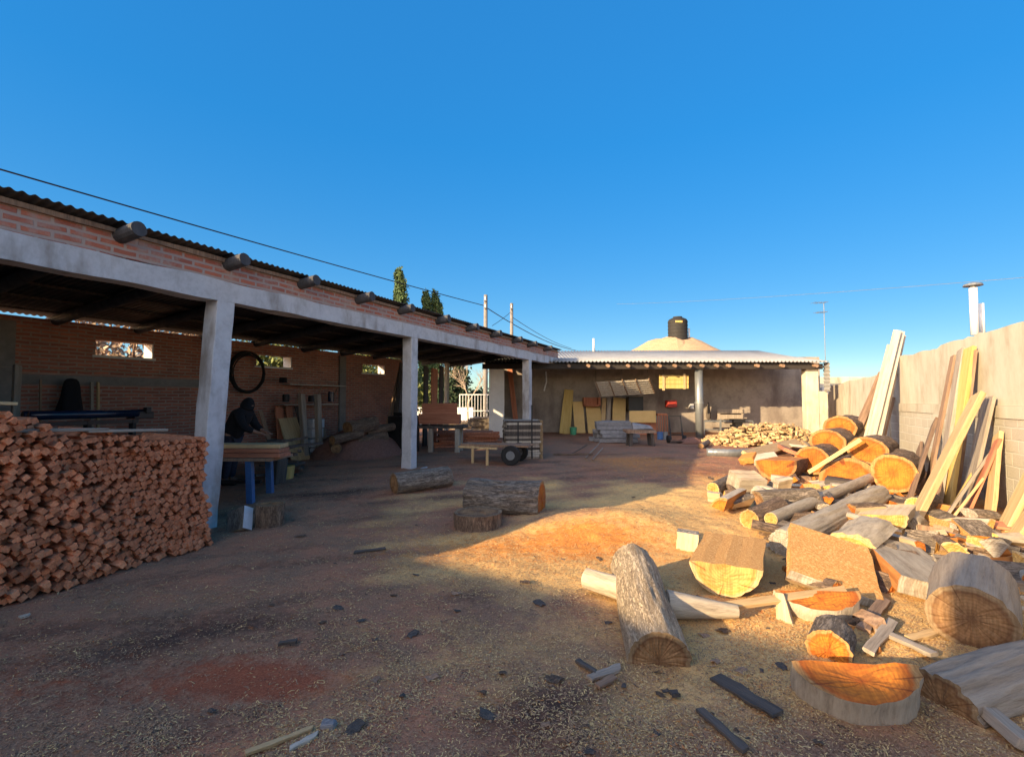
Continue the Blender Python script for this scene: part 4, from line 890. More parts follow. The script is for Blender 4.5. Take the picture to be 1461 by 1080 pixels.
while n < 125:
    x = r.uniform(2.0, 6.8); y = r.uniform(4.6, 9.8); px = CX + F * x / y
    if x < 1.6 + .25 * y or x > WX0 + WB * y - .7 or any((x - a) ** 2 + (y - b) ** 2 < .055 for a, b in spots_): continue
    spots_.append((x, y)); a = r.uniform(0, 6.28); q = r.uniform(.07, .15 + .03 * (x > 3.6)); L = r.uniform(.22, .5); p = V((x, y, gz(x, y) + q * .35)); d = V((math.cos(a), math.sin(a), r.gauss(.05, .12))).normalized() * L / 2
    cr = (wedge(q, .2, 2.2, 10), halfr(q, q * .8, 12), slabx(q * 2.2, q * .8, 'ud'), wedge(q * 1.3, .3, 1.5, 10))[n % 4]
    billet('split_chunk', 'rough split chunk of wood lying in the sunlit litter', 'wood chunk', cr, p - d, p + d, (r.gauss(0, .7), r.gauss(0, .7), 1), r.choice(('bark_grey', 'bark_pale', 'bark_brown')), r.choice(('cut_orange', 'cut_yellow', 'cut_grey')), r.choice(('split_orange', 'split_pale', 'split_pale', 'split_sawdust')), group=GC, nz=6, rough=.12, taper=r.uniform(.6, 1)); n += 1
GB = 'flakes of bark scattered in the litter'; fl = []
for k in range(5):
    mb = MB(); vs = []; w_ = .03 + .012 * k; L = .10 + .03 * k
    for i in range(5):
        for j in range(3): vs.append(((j - 1) * w_ * (1 + .3 * r.gauss(0, .4)), (i - 2) * L / 4, .018 * (1 - abs(j - 1)) + r.gauss(0, .005)))
    for i in range(4):
        for j in range(2): mb.f.append((i * 3 + j, i * 3 + j + 1, i * 3 + j + 4, i * 3 + j + 3)); mb.mi.append(0)
    mb.v = vs; o = mb.build('bark_flake', ('plank_dark', 'bark_brown', 'plank_brown', 'plank_dark', 'bark_brown')[k]); sq = o.modifiers.new('Solidify', 'SOLIDIFY'); sq.thickness = .008; fl.append(o)
for n in range(85):
    t = r.random(); y = 2.6 / (1 - t * .72); x = r.uniform(-.75, .95) * y
    if x < -.42 * y - .6 or gp_out(x, y): continue
    o = fl[r.randrange(5)].copy(); C.objects.link(o); o.matrix_world = Matrix.Translation((x, y, gz(x, y) + .012)) @ Matrix.Rotation(r.uniform(0, 6.28), 4, 'Z') @ Matrix.Rotation(r.gauss(0, .2), 4, 'X') @ Matrix.Scale(r.uniform(.2, .62), 4)
    T(o, 'small flake of bark lying on the littered ground', 'bark flake', GB)
for o in fl: bpy.data.objects.remove(o)

# dark bark strips and sticks in the foreground shade
for a, b, w, m, l in (((1000, 1018), (1066, 1080), .05, 'plank_dark', 'dark thin stick at the bottom edge below the furrowed log'), ((1018, 968), (1110, 1026), .10, 'plank_dark', 'dark splintery bark strip right of the furrowed log'), ((840, 972), (885, 958), .05, 'plank_grey', 'curled grey bark scrap left of the furrowed log'), ((850, 985), (878, 972), .05, 'plank_brown', 'brown curled bark scrap beside the grey scrap'), ((822, 945), (850, 965), .035, 'plank_dark', 'dark twig left of the bark scraps'), ((345, 1082), (448, 1046), .028, 'plank_pale', 'pale thin stick at the bottom edge of the shade'), ((414, 1074), (452, 1056), .03, 'plank_white', 'short whitish stick right of the pale thin stick'), ((396, 922), (420, 920), .03, 'plank_dark', 'small dark chip of bark in the shaded foreground'), ((505, 790), (548, 786), .05, 'plank_dark', 'dark bark piece in the middle of the yard'), ((28, 884), (42, 882), .03, 'plank_white', 'tiny white scrap on the ground below the slat stack'), ((960, 990), (966, 1000), .05, 'plank_dark', 'dark bark chip before the end of the furrowed log')):
    plank(l, gp(*a, .02), gp(*b, .03), w, .02, m, (0, -.2, 1), 'bark_strip' if 'bark' in l else 'stick', 'bark strip' if 'bark' in l else 'stick', jag=.4)
mb = MB(); mb.box((0, 0, .02), (.085, .07, .05), jit=.014); o = mb.build('stone', 'stone', mtx=Matrix.Translation(gp(468, 1040)), bev=.012); T(o, 'blue-grey stone at the end of the pale thin stick', 'stone')

# ------------------------------------------------------------------ shaded middle of the yard
billet('log', 'thick furrowed half log with a reddish cut end in the middle of the yard', 'log', circ(.33, .29, n=72), E(773, 714, 729), E(773, 714, 729) + V((-1.15, .30, 0)), bark='bark_grey', cut='cut_orange', rough=.11, nz=40, freq=1.4, taper=1.02)
billet('stump', 'round dark stump beside the thick furrowed log', 'stump', circ(.335, n=56), gp(682, 750, -.05), gp(682, 750, .20), up=(0, 1, 0), bark='bark_brown', cut='cut_dull', rough=.08, freq=1.8)
billet('log', 'log with a hollow left end and reddish sawdust on it, by the second post', 'log', circ(.2, n=36), E(562, 691, 704), E(640, 680, 692), bark='bark_grey', cut='cut_dull', rough=.08, nz=24)
billet('stump', 'upright brown stump near the post of the slat stack', 'stump', circ(.2, n=40), gp(386, 748, -.04), gp(386, 748, .30), up=(0, 1, 0), bark='bark_brown', cut='cut_dull', rough=.10, freq=1.8)
billet('block', 'whitish short block on the ground beside the upright brown stump', 'wood block', slabx(.30, .16, 'd'), gp(340, 757, -.02), gp(342, 752, .24), up=(.1, 1, .2), bark='bark_grey', split='concrete', cut='cut_grey', nz=4)
for a, b, w, l in (((790, 650), (845, 655), .025, 'long dry fallen branch in front of the slat block'), ((815, 650), (838, 640), .018, 'short upright fork of dry branch'), ((835, 656), (856, 636), .016, 'pale forked twig at the end of the fallen branch'), ((845, 658), (860, 645), .014, 'thin pale twig lying at the far end of the branch')):
    billet('branch', l, 'branch', circ(w, n=10), gp(*a, .04), gp(*b, .12), bark='bark_brown' if w > .017 else 'twig', cut='cut_dull', nz=14, wob=.3)
# block of grey slats strapped with wire
c0, c1 = gp(722, 655), gp(773, 656); blk = empty('slat_block', c0, 'neat strapped block of grey sawn slats with brown ends, beside the trolley', 'slat block')
ux = V((1, .12, 0)).normalized(); uy = V((-.12, 1, 0)); W = (c1 - c0).length; H = 1.04; Dp = .85
mb = MB(); ends = MB(); r = random.Random(4); Wl = W - .05
for k in range(17):
    for j in range(9):
        z = .03 + k * .061; p = c0 + ux * r.uniform(-.02, .03) + uy * (j * .095) - c0; mm = Matrix((ux, uy, V((0, 0, 1)))).transposed()
        mb.box(p + ux * Wl / 2 + V((0, 0, z)), (Wl + r.uniform(-.02, .04), .085, .054), mm, mi=r.choice((0, 0, 2, 2, 0, 1)) if j else r.choice((0, 2, 2, 0, 2, 1)), jit=.008)
mb.build('slats', ['plank_grey', 'plank_white', 'plank_dark'], blk)
for k in range(17):
    for j in range(9):
        z = .03 + k * .061; ends.box(ux * (Wl + .05) + uy * (j * .095) + V((0, 0, z)), (.07, .078, .048), mm, jit=.006)
ends.build('slat_ends', 'billet_mix', blk)
st2 = MB()
for q in (.33, .72): st2.bar(ux * W * q - uy * .06 + V((0, 0, -.02)), ux * W * q - uy * .06 + V((0, 0, 1.45 if q > .5 else 1.0)), .035, .03)
st2.build('strap', 'metal_black', blk)
# trolley made of a plank bed on two wheels
tr = gp(712, 660); tro = empty('hand_trolley', tr, 'low plank trolley with two black wheels and wooden props', 'trolley', -.25)
mb = MB()
for k in range(4): mb.box((-.05, -.24 + k * .16, .46), (1.75, .15, .045), jit=.01)
mb.build('plank_bed', 'plank_brown', tro)
for y in (-.42, .42):
    mb = MB(); mb.tube([(.42, y - .06, .24), (.42, y + .06, .24)], .24, 24); w = mb.build('wheel', 'rubber', tro, bev=.02); mb = MB(); mb.tube([(.42, y - .068, .24), (.42, y + .068, .24)], .11, 16); mb.build('rim', 'metal_grey', w)
mb = MB(); mb.bar((.42, -.4, .24), (.42, .4, .24), .05, .05); mb.bar((.42, -.2, .22), (.42, -.2, .44), .06, .06); mb.bar((.42, .2, .22), (.42, .2, .44), .06, .06); mb.build('axle', 'metal_black', tro)
for x, y in ((-.60, -.30), (-.15, -.52)):
    mb = MB(); mb.bar((x, y, -.03), (x, y, .44), .06, .05); mb.build('prop', 'plank_pale', tro)
mb = MB(); mb.bar((-.98, -.30, .41), (-.45, -.30, .40), .07, .05); mb.bar((-.40, -.52, .41), (.1, -.52, .41), .07, .05); mb.build('cross_piece', 'plank_pale', tro)
# ------------------------------------------------------------------ inside the shed
def lp(px, py, p):      # pixel ray meets a plane inside the shed, p metres behind its front line
    d = ray(px, py); o = V((0, 0, CAMH)); nrm = V((-ct, st_, 0)); t = (p - (o - SO).dot(nrm)) / d.dot(nrm); return o + d * t
UR = math.pi / 2 - TH
def lbox(mb, c, d, rz=UR, mi=0, jit=0): mb.box(c, d, Matrix.Rotation(rz, 3, 'Z'), mi, jit)
# hose coil on the wall
hc_ = lp(351, 530, 4.36); o = empty('hose_coil', hc_, 'black hose coil hanging on the brick wall', 'hose', UR); mb = MB(); r = random.Random(2)
rad = (lp(351, 504, 4.36) - hc_).length
for k in range(6):
    q = rad * r.uniform(.88, 1.05); mb.tube([(q * 1.0 * math.cos(a * .2094) + r.gauss(0, .006), -.02 - .018 * k, q * 1.05 * math.sin(a * .2094) - .03 * (k % 3)) for a in range(31)], .018, 6)
h2 = mb.build('hose_loops', 'rubber', o, smooth=True); mb = MB(); mb.bar((0, .1, rad * .95), (0, -.15, rad * .95), .03, .03); mb.build('hook', 'metal_black', o)
# shelves
a, b = lp(400, 577, 4.2), lp(478, 577, 4.2); a2, b2 = lp(408, 546, 4.2), lp(489, 553, 4.2)
sh = empty('wall_shelf', a, 'two thin board shelves fixed to the brick wall', 'shelf')
for p, q in ((a, b), (a2, b2)):
    mb = MB(); d = (q - p); m = p + d / 2 - a; mb.box(m, (d.length, .3, .03), Matrix.Rotation(math.atan2(d.y, d.x), 3, 'Z')); mb.build('shelf_board', 'plank_white', sh)
for f in (.25, .6, .9): mb = MB(); p = a.lerp(b, f) - a; q = a2.lerp(b2, f) - a; mb.bar(p, q + V((0, 0, -.02)), .03, .03); mb.build('shelf_bracket', 'plank_brown', sh)
for px, py, r_, h_, m, l in ((408, 573, .09, .2, 'metal_black', 'black tin on the lower wall shelf, left end'), (445, 573, .10, .18, 'metal_black', 'wide dark tin in the middle of the lower wall shelf'), (472, 573, .09, .30, 'metal_navy', 'tall dark blue can at the right end of the lower wall shelf'), (404, 546, .10, .14, 'cloth_black', 'dark lump on the left end of the upper shelf')):
    p = lp(px, py, 4.18); mb = MB(); mb.tube([(0, 0, .0), (0, 0, h_ * .86), (0, 0, h_ * .9), (0, 0, h_)], [r_, r_, r_ * .9, r_ * .9], 16); T(mb.build('can', m, mtx=Matrix.Translation(p)), l, 'can')
def wl(label, b, t, pb, pt, w, th, m, name='board', cat='board'):
    p0 = lp(b[0], b[1], pb); p0.z = gh(p0.x, p0.y) - .02; p1 = lp(t[0], t[1], pt)
    return plank(label, p0, p1, w, th, m, (st_ * 0 + ct, -st_, .2), name, cat)
wl('light panel board leaning in front of the reddish boards under the shelves', (430, 655), (410, 597), 3.6, 4.1, .62, .03, 'plank_pale')
wl('reddish board leaning under the shelf, leftmost', (404, 650), (398, 582), 3.9, 4.3, .24, .03, 'plank_red')
wl('reddish board leaning under the shelf, middle one', (420, 650), (412, 580), 3.9, 4.3, .22, .03, 'plank_red')
wl('dark board leaning at the right edge of the light panel', (443, 655), (424, 580), 3.7, 4.25, .18, .04, 'plank_dark')
wl('thin dark board leaning left of the reddish boards', (394, 648), (371, 585), 3.9, 4.3, .12, .04, 'plank_brown')
wl('upright wooden post standing before the shelves, left one', (436, 655), (430, 562), 3.7, 3.72, .15, .13, 'plank_grey', 'post', 'post')
wl('upright wooden post standing before the shelves, right one', (456, 652), (453, 562), 3.6, 3.62, .15, .13, 'plank_grey', 'post', 'post')
wl('brown board leaning right of the upright posts', (468, 652), (458, 600), 3.8, 4.3, .16, .05, 'plank_brown')
mb = MB(); p = lp(445, 650, 3.9); p.z = gh(p.x, p.y)
for k in range(4): lbox(mb, V((.02 * k, 0, .13 + k * .27)), (.42, .3, .24), jit=.012)
T(mb.build('block_pile', 'concrete', mtx=Matrix.Translation(p), bev=.01), 'column of cement blocks stacked between the two upright posts', 'block pile')
# log heap and red sawdust in the far corner
p = lp(512, 640, 3.2); mb = MB(); vs = []; fs = []; nn = 26
for i in range(nn):
    for j in range(nn):
        x, y = -1.6 + 3.2 * i / (nn - 1), -1.3 + 2.6 * j / (nn - 1); q = max(0, 1 - (x / 1.6) ** 2 - (y / 1.3) ** 2); vs.append((x, y, .85 * q ** .9 * (1 + .35 * noise.noise(V((x * 1.6, y * 1.6, 1)))) - .06 + .03 * noise.noise(V((x * 6, y * 6, 1)))))
for i in range(nn - 1):
    for j in range(nn - 1): fs.append((i * nn + j, (i + 1) * nn + j, (i + 1) * nn + j + 1, i * nn + j + 1))
mb.add(vs, fs); mat('sawdust_red', [(.10, .045, .03), (.20, .095, .065), (.27, .14, .10)], 20, bump=.8)
o = mb.build('sawdust_heap', 'sawdust_red', mtx=Matrix.Translation((p.x, p.y, 0)) @ Matrix.Rotation(UR, 4, 'Z'), smooth=True); T(o, 'reddish sawdust heap in the far corner of the shed', 'sawdust heap')
for px, py, r_, dx, l in ((496, 612, .20, .5, 'round log end facing out at the top of the corner heap'), (480, 640, .13, -.4, 'thin dark log at the left foot of the corner heap'), (508, 632, .16, .6, 'bark-covered log across the middle of the corner heap'), (474, 628, .12, .5, 'small log left behind the corner heap'), (522, 616, .12, .7, 'thin log lying on the crest of the corner heap')):
    q = lp(px, py, 2.7); billet('log', l, 'log', circ(r_, n=24), q, q + V((dx, .8, .12)), bark='bark_brown', cut='cut_dull')
# dark boards and cabinet beside the second post
for b, t, pb, pt, w, m, l in (((545, 655), (572, 528), 2.6, 3.3, .20, 'plank_brown', 'tall brown plank leaning left of the second post'), ((556, 655), (574, 520), 2.7, 3.2, .24, 'plank_dark', 'tall dark plank leaning just left of the second post'), ((566, 658), (578, 525), 2.4, 2.9, .30, 'plank_dark', 'widest dark plank half hidden by the second post')):
    wl(l, b, t, pb, pt, w, .06, m, 'plank', 'plank')
p = lp(576, 650, 2.3); p.z = gh(p.x, p.y); mb = MB(); lbox(mb, V((0, 0, .55)), (.8, .6, 1.1)); cab = mb.build('metal_cabinet', 'metal_black', mtx=Matrix.Translation(p), bev=.02); T(cab, 'black metal machine cabinet behind the second post', 'cabinet')
mb = MB(); lbox(mb, V((0, 0, 1.16)), (.5, .4, .1)); lbox(mb, V((.1, 0, 1.4)), (.12, .12, .4)); mb.build('machine_head', 'metal_black', cab)
for px, m, l in ((618, 'plank_red', 'tall reddish board standing behind the beam bench'), (606, 'plank_dark', 'tall dark board standing at the left of the reddish board'), (628, 'plank_dark', 'dark narrow board standing right of the reddish board')):
    wl(l, (px, 640), (px + 2, 522 if m == 'plank_dark' else 526), 2.8, 3.0, .36 if m == 'plank_red' else .24, .06, m, 'board', 'board')
wl('white post at the open back of the shed', (636, 640), (638, 518), 3.4, 3.4, .16, .14, 'plank_white', 'post', 'post')
# bench with squared beams
p = lp(622, 650, 1.6); p.z = gh(p.x, p.y); bn = empty('beam_bench', p, 'sturdy bench with pale legs behind the second post', 'bench', -.05)
mb = MB(); mb.b2(-.95, .95, -.4, .4, .72, .80); mb.build('bench_top', 'plank_dark', bn)
for x, y in ((-.1, -.3), (.72, -.3), (-.7, -.3), (.72, .3), (-.7, .3)):
    mb = MB(); mb.bar((x, y, -.05), (x, y, .72), .14, .14); mb.build('leg', 'plank_grey' if x < .7 else 'plank_white', bn)
for dx, dy, dz, w, h_, L, l in ((.15, -.22, .805, .30, .40, 1.25, 'big squared reddish beam on the bench, in front'), (-.1, .12, .805, .26, .34, 1.5, 'second squared reddish beam on the bench, behind the front one'), (.1, .05, 1.21, .5, .06, 1.1, 'flat reddish board on top of the beams')):
    mb = MB(); mb.box((0, 0, 0), (w, h_, L), jit=.012); o = mb.build('beam', 'plank_red', mtx=Matrix.Translation(p + V((dx, dy, dz + (h_ / 2)))) @ Matrix.Rotation(math.pi / 2, 4, 'Y') @ Matrix.Rotation(0, 4, 'Z'), bev=.01); T(o, l, 'beam')
# low piles between the bench and the gate
for px, py, n, L, m, l in ((668, 636, 6, 1.9, 'plank_red', 'low heap of reddish slabs right of the beam bench'), (700, 618, 9, 1.7, 'plank_grey', 'grey board pile in front of the white gate'), (658, 612, 5, 1.6, 'plank_grey', 'low grey board pile left of the gate')):
    c = gp(px, py); mb = MB(); r = random.Random(px)
    for k in range(n):
        for j in range(5): mb.box((r.gauss(0, .12), -.4 + j * .2 + r.gauss(0, .03), .04 + k * .085), (L + r.gauss(0, .2), .19, .07), Matrix.Rotation(r.gauss(0, .06), 3, 'Z'), jit=.012)
    T(mb.build('board_pile', m, mtx=Matrix.Translation(c) @ Matrix.Rotation(.1, 4, 'Z')), l, 'board pile')
# workbench, planks, worker
p = lp(352, 716, .75); p.z = gh(p.x, p.y); wb = empty('workbench', p, 'workbench with blue metal legs beside the first post', 'workbench', -.02)
mb = MB(); mb.b2(-1.5, .42, -.05, .75, .70, .75); mb.build('bench_top', 'plank_brown', wb)
for x, y in ((.06, .02), (-1.2, .02), (.06, .66), (-1.2, .66)):
    mb = MB(); mb.bar((x, y, -.04), (x - .04, y, .70), .10, .10); mb.build('leg', 'metal_blue', wb)
mb = MB(); mb.bar((-1.2, .34, .3), (.06, .34, .3), .06, .06); mb.build('stretcher', 'metal_black', wb)
for k, (z, y, l) in enumerate(((.755, .0, 'reddish plank lowest in the pile on the workbench'), (.83, .02, 'reddish plank in the middle of the workbench pile'), (.905, .04, 'topmost pale reddish plank of the workbench pile'))):
    q = p + V((-1.5, y + .2, z + .035)); plank(l, q, q + V((2.05 - k * .02, -.02, 0)), .36 - .02 * k, .068, 'plank_red' if k < 2 else 'plank_pale', (0, 0, 1), 'plank', 'plank')
for px, py, l in ((300, 640, 0), ):
    pass
wl('dark piece of wood under the workbench end', (395, 700), (400, 652), 1.5, 1.5, .25, .2, 'plank_dark', 'wood_block', 'wood block')
mb = MB(); q = lp(404, 660, 1.9); q.z = gh(q.x, q.y); r = random.Random(5)
for k in range(26): a = r.uniform(0, 6.28); z = r.uniform(.02, .75); mb.bar(V((r.gauss(0, .2), r.gauss(0, .2), z)), V((r.gauss(0, .2) + .5 * math.cos(a), r.gauss(0, .2) + .5 * math.sin(a), z + r.gauss(0, .06))), .07, .05)
T(mb.build('offcut_heap', 'plank_dark', mtx=Matrix.Translation(q)), 'dark heap of offcuts at the end of the workbench', 'offcut heap')
mb = MB(); q = lp(409, 668, 1.7); q.z = gh(q.x, q.y); mb.tube([(0, 0, 0), (0, 0, .26)], [.13, .16], 16); T(mb.build('bucket', 'plank_yellow', mtx=Matrix.Translation(q)), 'small yellowish bucket at the foot of the offcut heap', 'bucket')
# worker in a black hooded jacket bending over the bench
pw = lp(327, 700, 2.3); pw.z = gh(pw.x, pw.y)
def skinned(name, verts, edges, radii, m, parent=None, loc=None, lv=2):
    me = bpy.data.meshes.new(name); me.from_pydata(verts, edges, []); me.materials.append(M[m]); o = bpy.data.objects.new(name, me); C.objects.link(o)
    if parent: o.parent = parent
    if loc is not None: o.location = loc
    sk = o.modifiers.new('Skin', 'SKIN')
    if not me.skin_vertices: 
        bpy.context.view_layer.objects.active = o
    for i, r_ in enumerate(radii):
        q = r_ if isinstance(r_, tuple) else (r_, r_); me.skin_vertices[0].data[i].radius = q
    me.skin_vertices[0].data[0].use_root = True; sk.use_smooth_shade = True
    s = o.modifiers.new('Subsurf', 'SUBSURF'); s.levels = lv; s.render_levels = lv; return o
bv = [(0, 0, .93), (.08, 0, 1.10), (.18, 0, 1.26), (.27, 0, 1.38), (.33, 0, 1.46), (.37, -.02, 1.53), (.41, -.03, 1.60)]
be = [(i, i + 1) for i in range(6)]; brd = [.15, .14, .16, .15, .06, .085, .08]
def limb(root, pts, rs):
    k = root
    for p_, r_ in zip(pts, rs): bv.append(p_); brd.append(r_); be.append((k, len(bv) - 1)); k = len(bv) - 1
    return k
for s in (-1, 1):
    limb(0, [(0, s * .10, .85), (.02, s * .11, .48), (-.03, s * .11, .09), (.10, s * .12, .04)], [.095, .065, .05, .04])
    k = limb(3, [(.27, s * .19, 1.36), (.38, s * .22, 1.13), (.58, s * .14, 1.02)], [.07, .052, .036])
    palm = limb(k, [(.66, s * .13, 1.0)], [.035])
    for f in range(4): limb(palm, [(.70, s * .13 + (f - 1.5) * .022, .995), (.74 - .006 * abs(f - 1), s * .13 + (f - 1.5) * .025, .975), (.755, s * .13 + (f - 1.5) * .025, .95)], [.010, .009, .008])
    limb(palm, [(.665, s * .13 - s * .04, .985), (.70, s * .13 - s * .055, .965)], [.012, .010])
wk = skinned('person', bv, be, brd, 'skin', loc=pw); T(wk, 'person in a black hooded jacket bending over the workbench', 'person')
jv = [(0, 0, .90), (.07, 0, 1.08), (.17, 0, 1.25), (.26, 0, 1.38), (.31, 0, 1.46)]; je = [(0, 1), (1, 2), (2, 3), (3, 4)]; jr = [(.19, .21), (.18, .2), (.20, .22), (.18, .2), .12]
for s in (-1, 1):
    b0 = len(jv); jv += [(.26, s * .20, 1.36), (.37, s * .235, 1.13), (.54, s * .155, 1.035)]; jr += [.10, .085, .06]; je += [(3, b0), (b0, b0 + 1), (b0 + 1, b0 + 2)]
skinned('jacket', jv, je, jr, 'cloth_black', wk)
skinned('hood', [(.29, 0, 1.44), (.33, -.01, 1.54), (.36, -.02, 1.63), (.38, -.02, 1.70)], [(0, 1), (1, 2), (2, 3)], [.14, .14, .115, .035], 'cloth_black', wk)
skinned('trousers', [(0, 0, .93), (0, .10, .85), (.02, .11, .48), (-.03, .11, .10), (0, -.10, .85), (.02, -.11, .48), (-.03, -.11, .10)], [(0, 1), (1, 2), (2, 3), (0, 4), (4, 5), (5, 6)], [.16, .115, .085, .07, .115, .085, .07], 'trousers', wk)
mb = MB()
for s in (-1, 1): mb.box((.055, s * .115, .035), (.27, .10, .085))
mb.build('shoe', 'rubber', wk, bev=.03)
# black coat on the wall, pipe rack, rods
q = lp(100, 590, 4.3); mb = MB(); vs = []; prof = [(.02, .64), (.07, .63), (.11, .58), (.13, .48), (.14, .34), (.17, .18), (.20, .04), (.20, 0)]; n = 18
for w_, z in prof:
    for k in range(n): a = 2 * math.pi * k / n; f = 1 + .12 * math.sin(a * 5 + z * 4); vs.append((w_ * f * math.cos(a), w_ * .5 * f * math.sin(a), z))
mb.add(vs, [(i * n + k, (i + 1) * n + k, (i + 1) * n + (k + 1) % n, i * n + (k + 1) % n) for i in range(len(prof) - 1) for k in range(n)])
T(mb.build('coat', 'cloth_black', mtx=Matrix.Translation(q) @ Matrix.Rotation(UR, 4, 'Z'), smooth=True), 'black coat hanging on the brick wall behind the pipes', 'coat')
a, b = lp(42, 593, 2.4), lp(196, 592, 2.4); b.z = a.z
rk = empty('pipe_rack', V((a.x, a.y, 0)), 'long rack with dark frames behind the slat stack', 'rack', 0); d = b - a; mb = MB()
for f in (.05, .5, .95): p = d * f; mb.bar(V((p.x, p.y, -.3)), V((p.x, p.y, a.z - .10)), .07, .07)
mb.bar(V((0, 0, a.z - .13)), V((d.x, d.y, a.z - .13)), .08, .06); mb.build('rack_frame', 'metal_black', rk)
for k, (o_, ex, l) in enumerate(((0, .0, 'glossy dark blue pipe lying along the rack, front one'), (.17, .12, 'glossy dark blue pipe lying along the rack, rear one'))):
    nn = V((-ct, st_, 0)); p = a + nn * o_; mb = MB(); L = d.length + ex * 2; mb.tube([(0, 0, 0), (0, 0, L)], .065, 18); o = mb.build('steel_pipe', 'metal_navy', mtx=frame(p, d, (0, 0, 1)), smooth=True); T(o, l, 'pipe')
mb = MB(); p = lp(200, 592, 2.5); lbox(mb, V((0, 0, 0)), (.3, .25, .12)); lbox(mb, V((.12, 0, .08)), (.08, .1, .1)); T(mb.build('vise', 'metal_black', mtx=Matrix.Translation(p), bev=.01), 'dark vise at the end of the pipe rack', 'vise')
for px, t, b, w, m, l in ((58, 543, 592, .03, 'plank_brown', 'thin rod standing against the wall left of the black coat'), (140, 545, 590, .04, 'plank_pale', 'pale rod standing against the wall right of the black coat'), (131, 546, 590, .05, 'plank_grey', 'greyish rod standing between the coat and the pale rod')):
    p0, p1 = lp(px, 700, 4.2), lp(px, t, 4.4); p0 = V((p1.x, p1.y, -.2)) + V((.1, -.04, 0)); plank(l, p0, p1, w, w, m, (1, -.4, 0), 'rod', 'rod')
mb = MB(); p0 = lp(20, 700, 3.6); p1 = lp(25, 520, 3.6); T(plank('light wooden post standing at the left behind the slat stack', V((p1.x, p1.y, -.3)), p1, .09, .08, 'plank_grey', (1, -.4, 0), 'post', 'post'), 'light wooden post standing at the left behind the slat stack', 'post')

# ------------------------------------------------------------------ under the veranda
def vbox(mb, x0, y0, x1, y1, Y, t, mi=0):
    a, b = at(x0, y0, Y), at(x1, y1, Y); mb.b2(min(a.x, b.x), max(a.x, b.x), Y, Y + t, min(a.z, b.z), max(a.z, b.z), mi)
def vplank(label, b, t, Yb, Yt, w, th, m, name='board', cat='board'):
    p0 = at(b[0], b[1], Yb); p0.z = 0; return plank(label, p0, at(t[0], t[1], Yt), w, th, m, (0, -1, .2), name, cat)
vplank('pale yellow board leaning at the left end of the veranda, left one', (803, 618), (810, 556), 22.9, 24.1, .34, .04, 'plank_yellow')
vplank('pale yellow board leaning at the left end of the veranda, right one', (810, 618), (815, 556), 23.1, 24.1, .22, .04, 'plank_yellow')
vplank('brown plank leaning behind the white pier', (738, 612), (727, 524), 23.2, 24.1, .24, .06, 'plank_red', 'plank', 'plank')
vplank('wide tan board leaning on the veranda wall, left of the crate', (828, 618), (824, 573), 23.4, 24.1, .50, .03, 'tan_board')
vplank('wide tan board leaning on the veranda wall under the crate', (850, 618), (846, 580), 23.3, 24.1, .72, .03, 'tan_board')
for k, (px, m) in enumerate(((862, 'plank_pale'), (869, 'plank_grey'))):
    vplank(('pale narrow board standing right of the tan boards', 'grey narrow board standing right of the tan boards')[k], (px - 2, 617), (px, 568), 23.3, 24.1, .20, .04, m)
vplank('wide cream board standing left of the dark wall cabinet', (882, 616), (884, 568), 23.3, 24.1, .62, .03, 'tan_board')
def boxes(name, label, cat, m, lst, Y, bev=.008, org=None):
    mb = MB(); [vbox(mb, *q) for q in lst]; c = V(mb.v[0]); o = mb.build(name, m, org=c, bev=bev); return T(o, label, cat)
boxes('wall_crate', 'small red-brown wooden shelf box on the wall over the tan boards', 'shelf box', 'plank_red', [(833, 567, 836, 579, 23.6, .5), (854, 567, 857, 579, 23.6, .5), (833, 577.5, 857, 579.5, 23.6, .55), (836, 567, 854, 577.5, 24.05, .08)], 23)
boxes('wall_cabinet', 'dark cabinet hanging on the wall under the slatted panel', 'cabinet', 'metal_black', [(897, 566, 918, 587, 23.4, .6)], 23)
boxes('cardboard_sheet', 'tan cardboard sheet standing tilted below the dark cabinet', 'cardboard', 'tan_board', [(898, 586, 936, 603, 22.3, .05)], 22)
rk = MB(); [vbox(rk, *q) for q in [(938, 590, 952, 593, 22.4, .3)] + [(938 + 3.4 * k, 592, 939.4 + 3.4 * k, 620, 22.4, .05) for k in range(5)]]
T(rk.build('red_rack', 'plank_red', org=rk.v[0]), 'reddish slatted rack standing right of the cardboard sheet', 'rack')
boxes('reddish_panel', 'reddish panel standing behind the saw table', 'panel', 'plank_red', [(905, 602, 937, 624, 22.6, .05)], 22)
hp = empty('slatted_panel', at(888, 552, 21.6), 'grey slatted wooden panel hanging tilted from the veranda roof', 'slatted panel'); o_ = hp.location.copy()
A, B, Cc, D_ = at(848, 545, 21.3), at(927, 541, 21.3), at(935, 561, 22.2), at(856, 566, 22.2); mb = MB()
for k in range(7): f = (k + .5) / 7; mb.bar(A.lerp(D_, f) - o_, B.lerp(Cc, f) - o_, .025, .085, (0, -.6, 1))
mb.build('slats', 'plank_white', hp); mb = MB()
for k in range(5): f = .02 + .24 * k; mb.bar(A.lerp(B, f) - o_ + V((0, -.04, .02)), D_.lerp(Cc, f) - o_ + V((0, -.04, .02)), .06, .04, (1, 0, 0))
mb.build('battens', 'plank_brown', hp)
mb = MB()
for f in (.03, .5, .97): p = A.lerp(B, f); mb.tube([p - o_, V((p.x, p.y + .1, 3.15)) - o_], .008, 5)
mb.build('hanging_wire', 'metal_black', hp)
lb = empty('wooden_shutter', at(961, 545, 21.2), 'bright pale board shutter hanging below the veranda roof', 'shutter'); o_ = lb.location.copy(); mb = MB()
for k in range(3): y0 = 535.5 + 6.4 * k; vbox(mb, 940.5, y0, 982.5, y0 + 6.0, 21.2, .03)
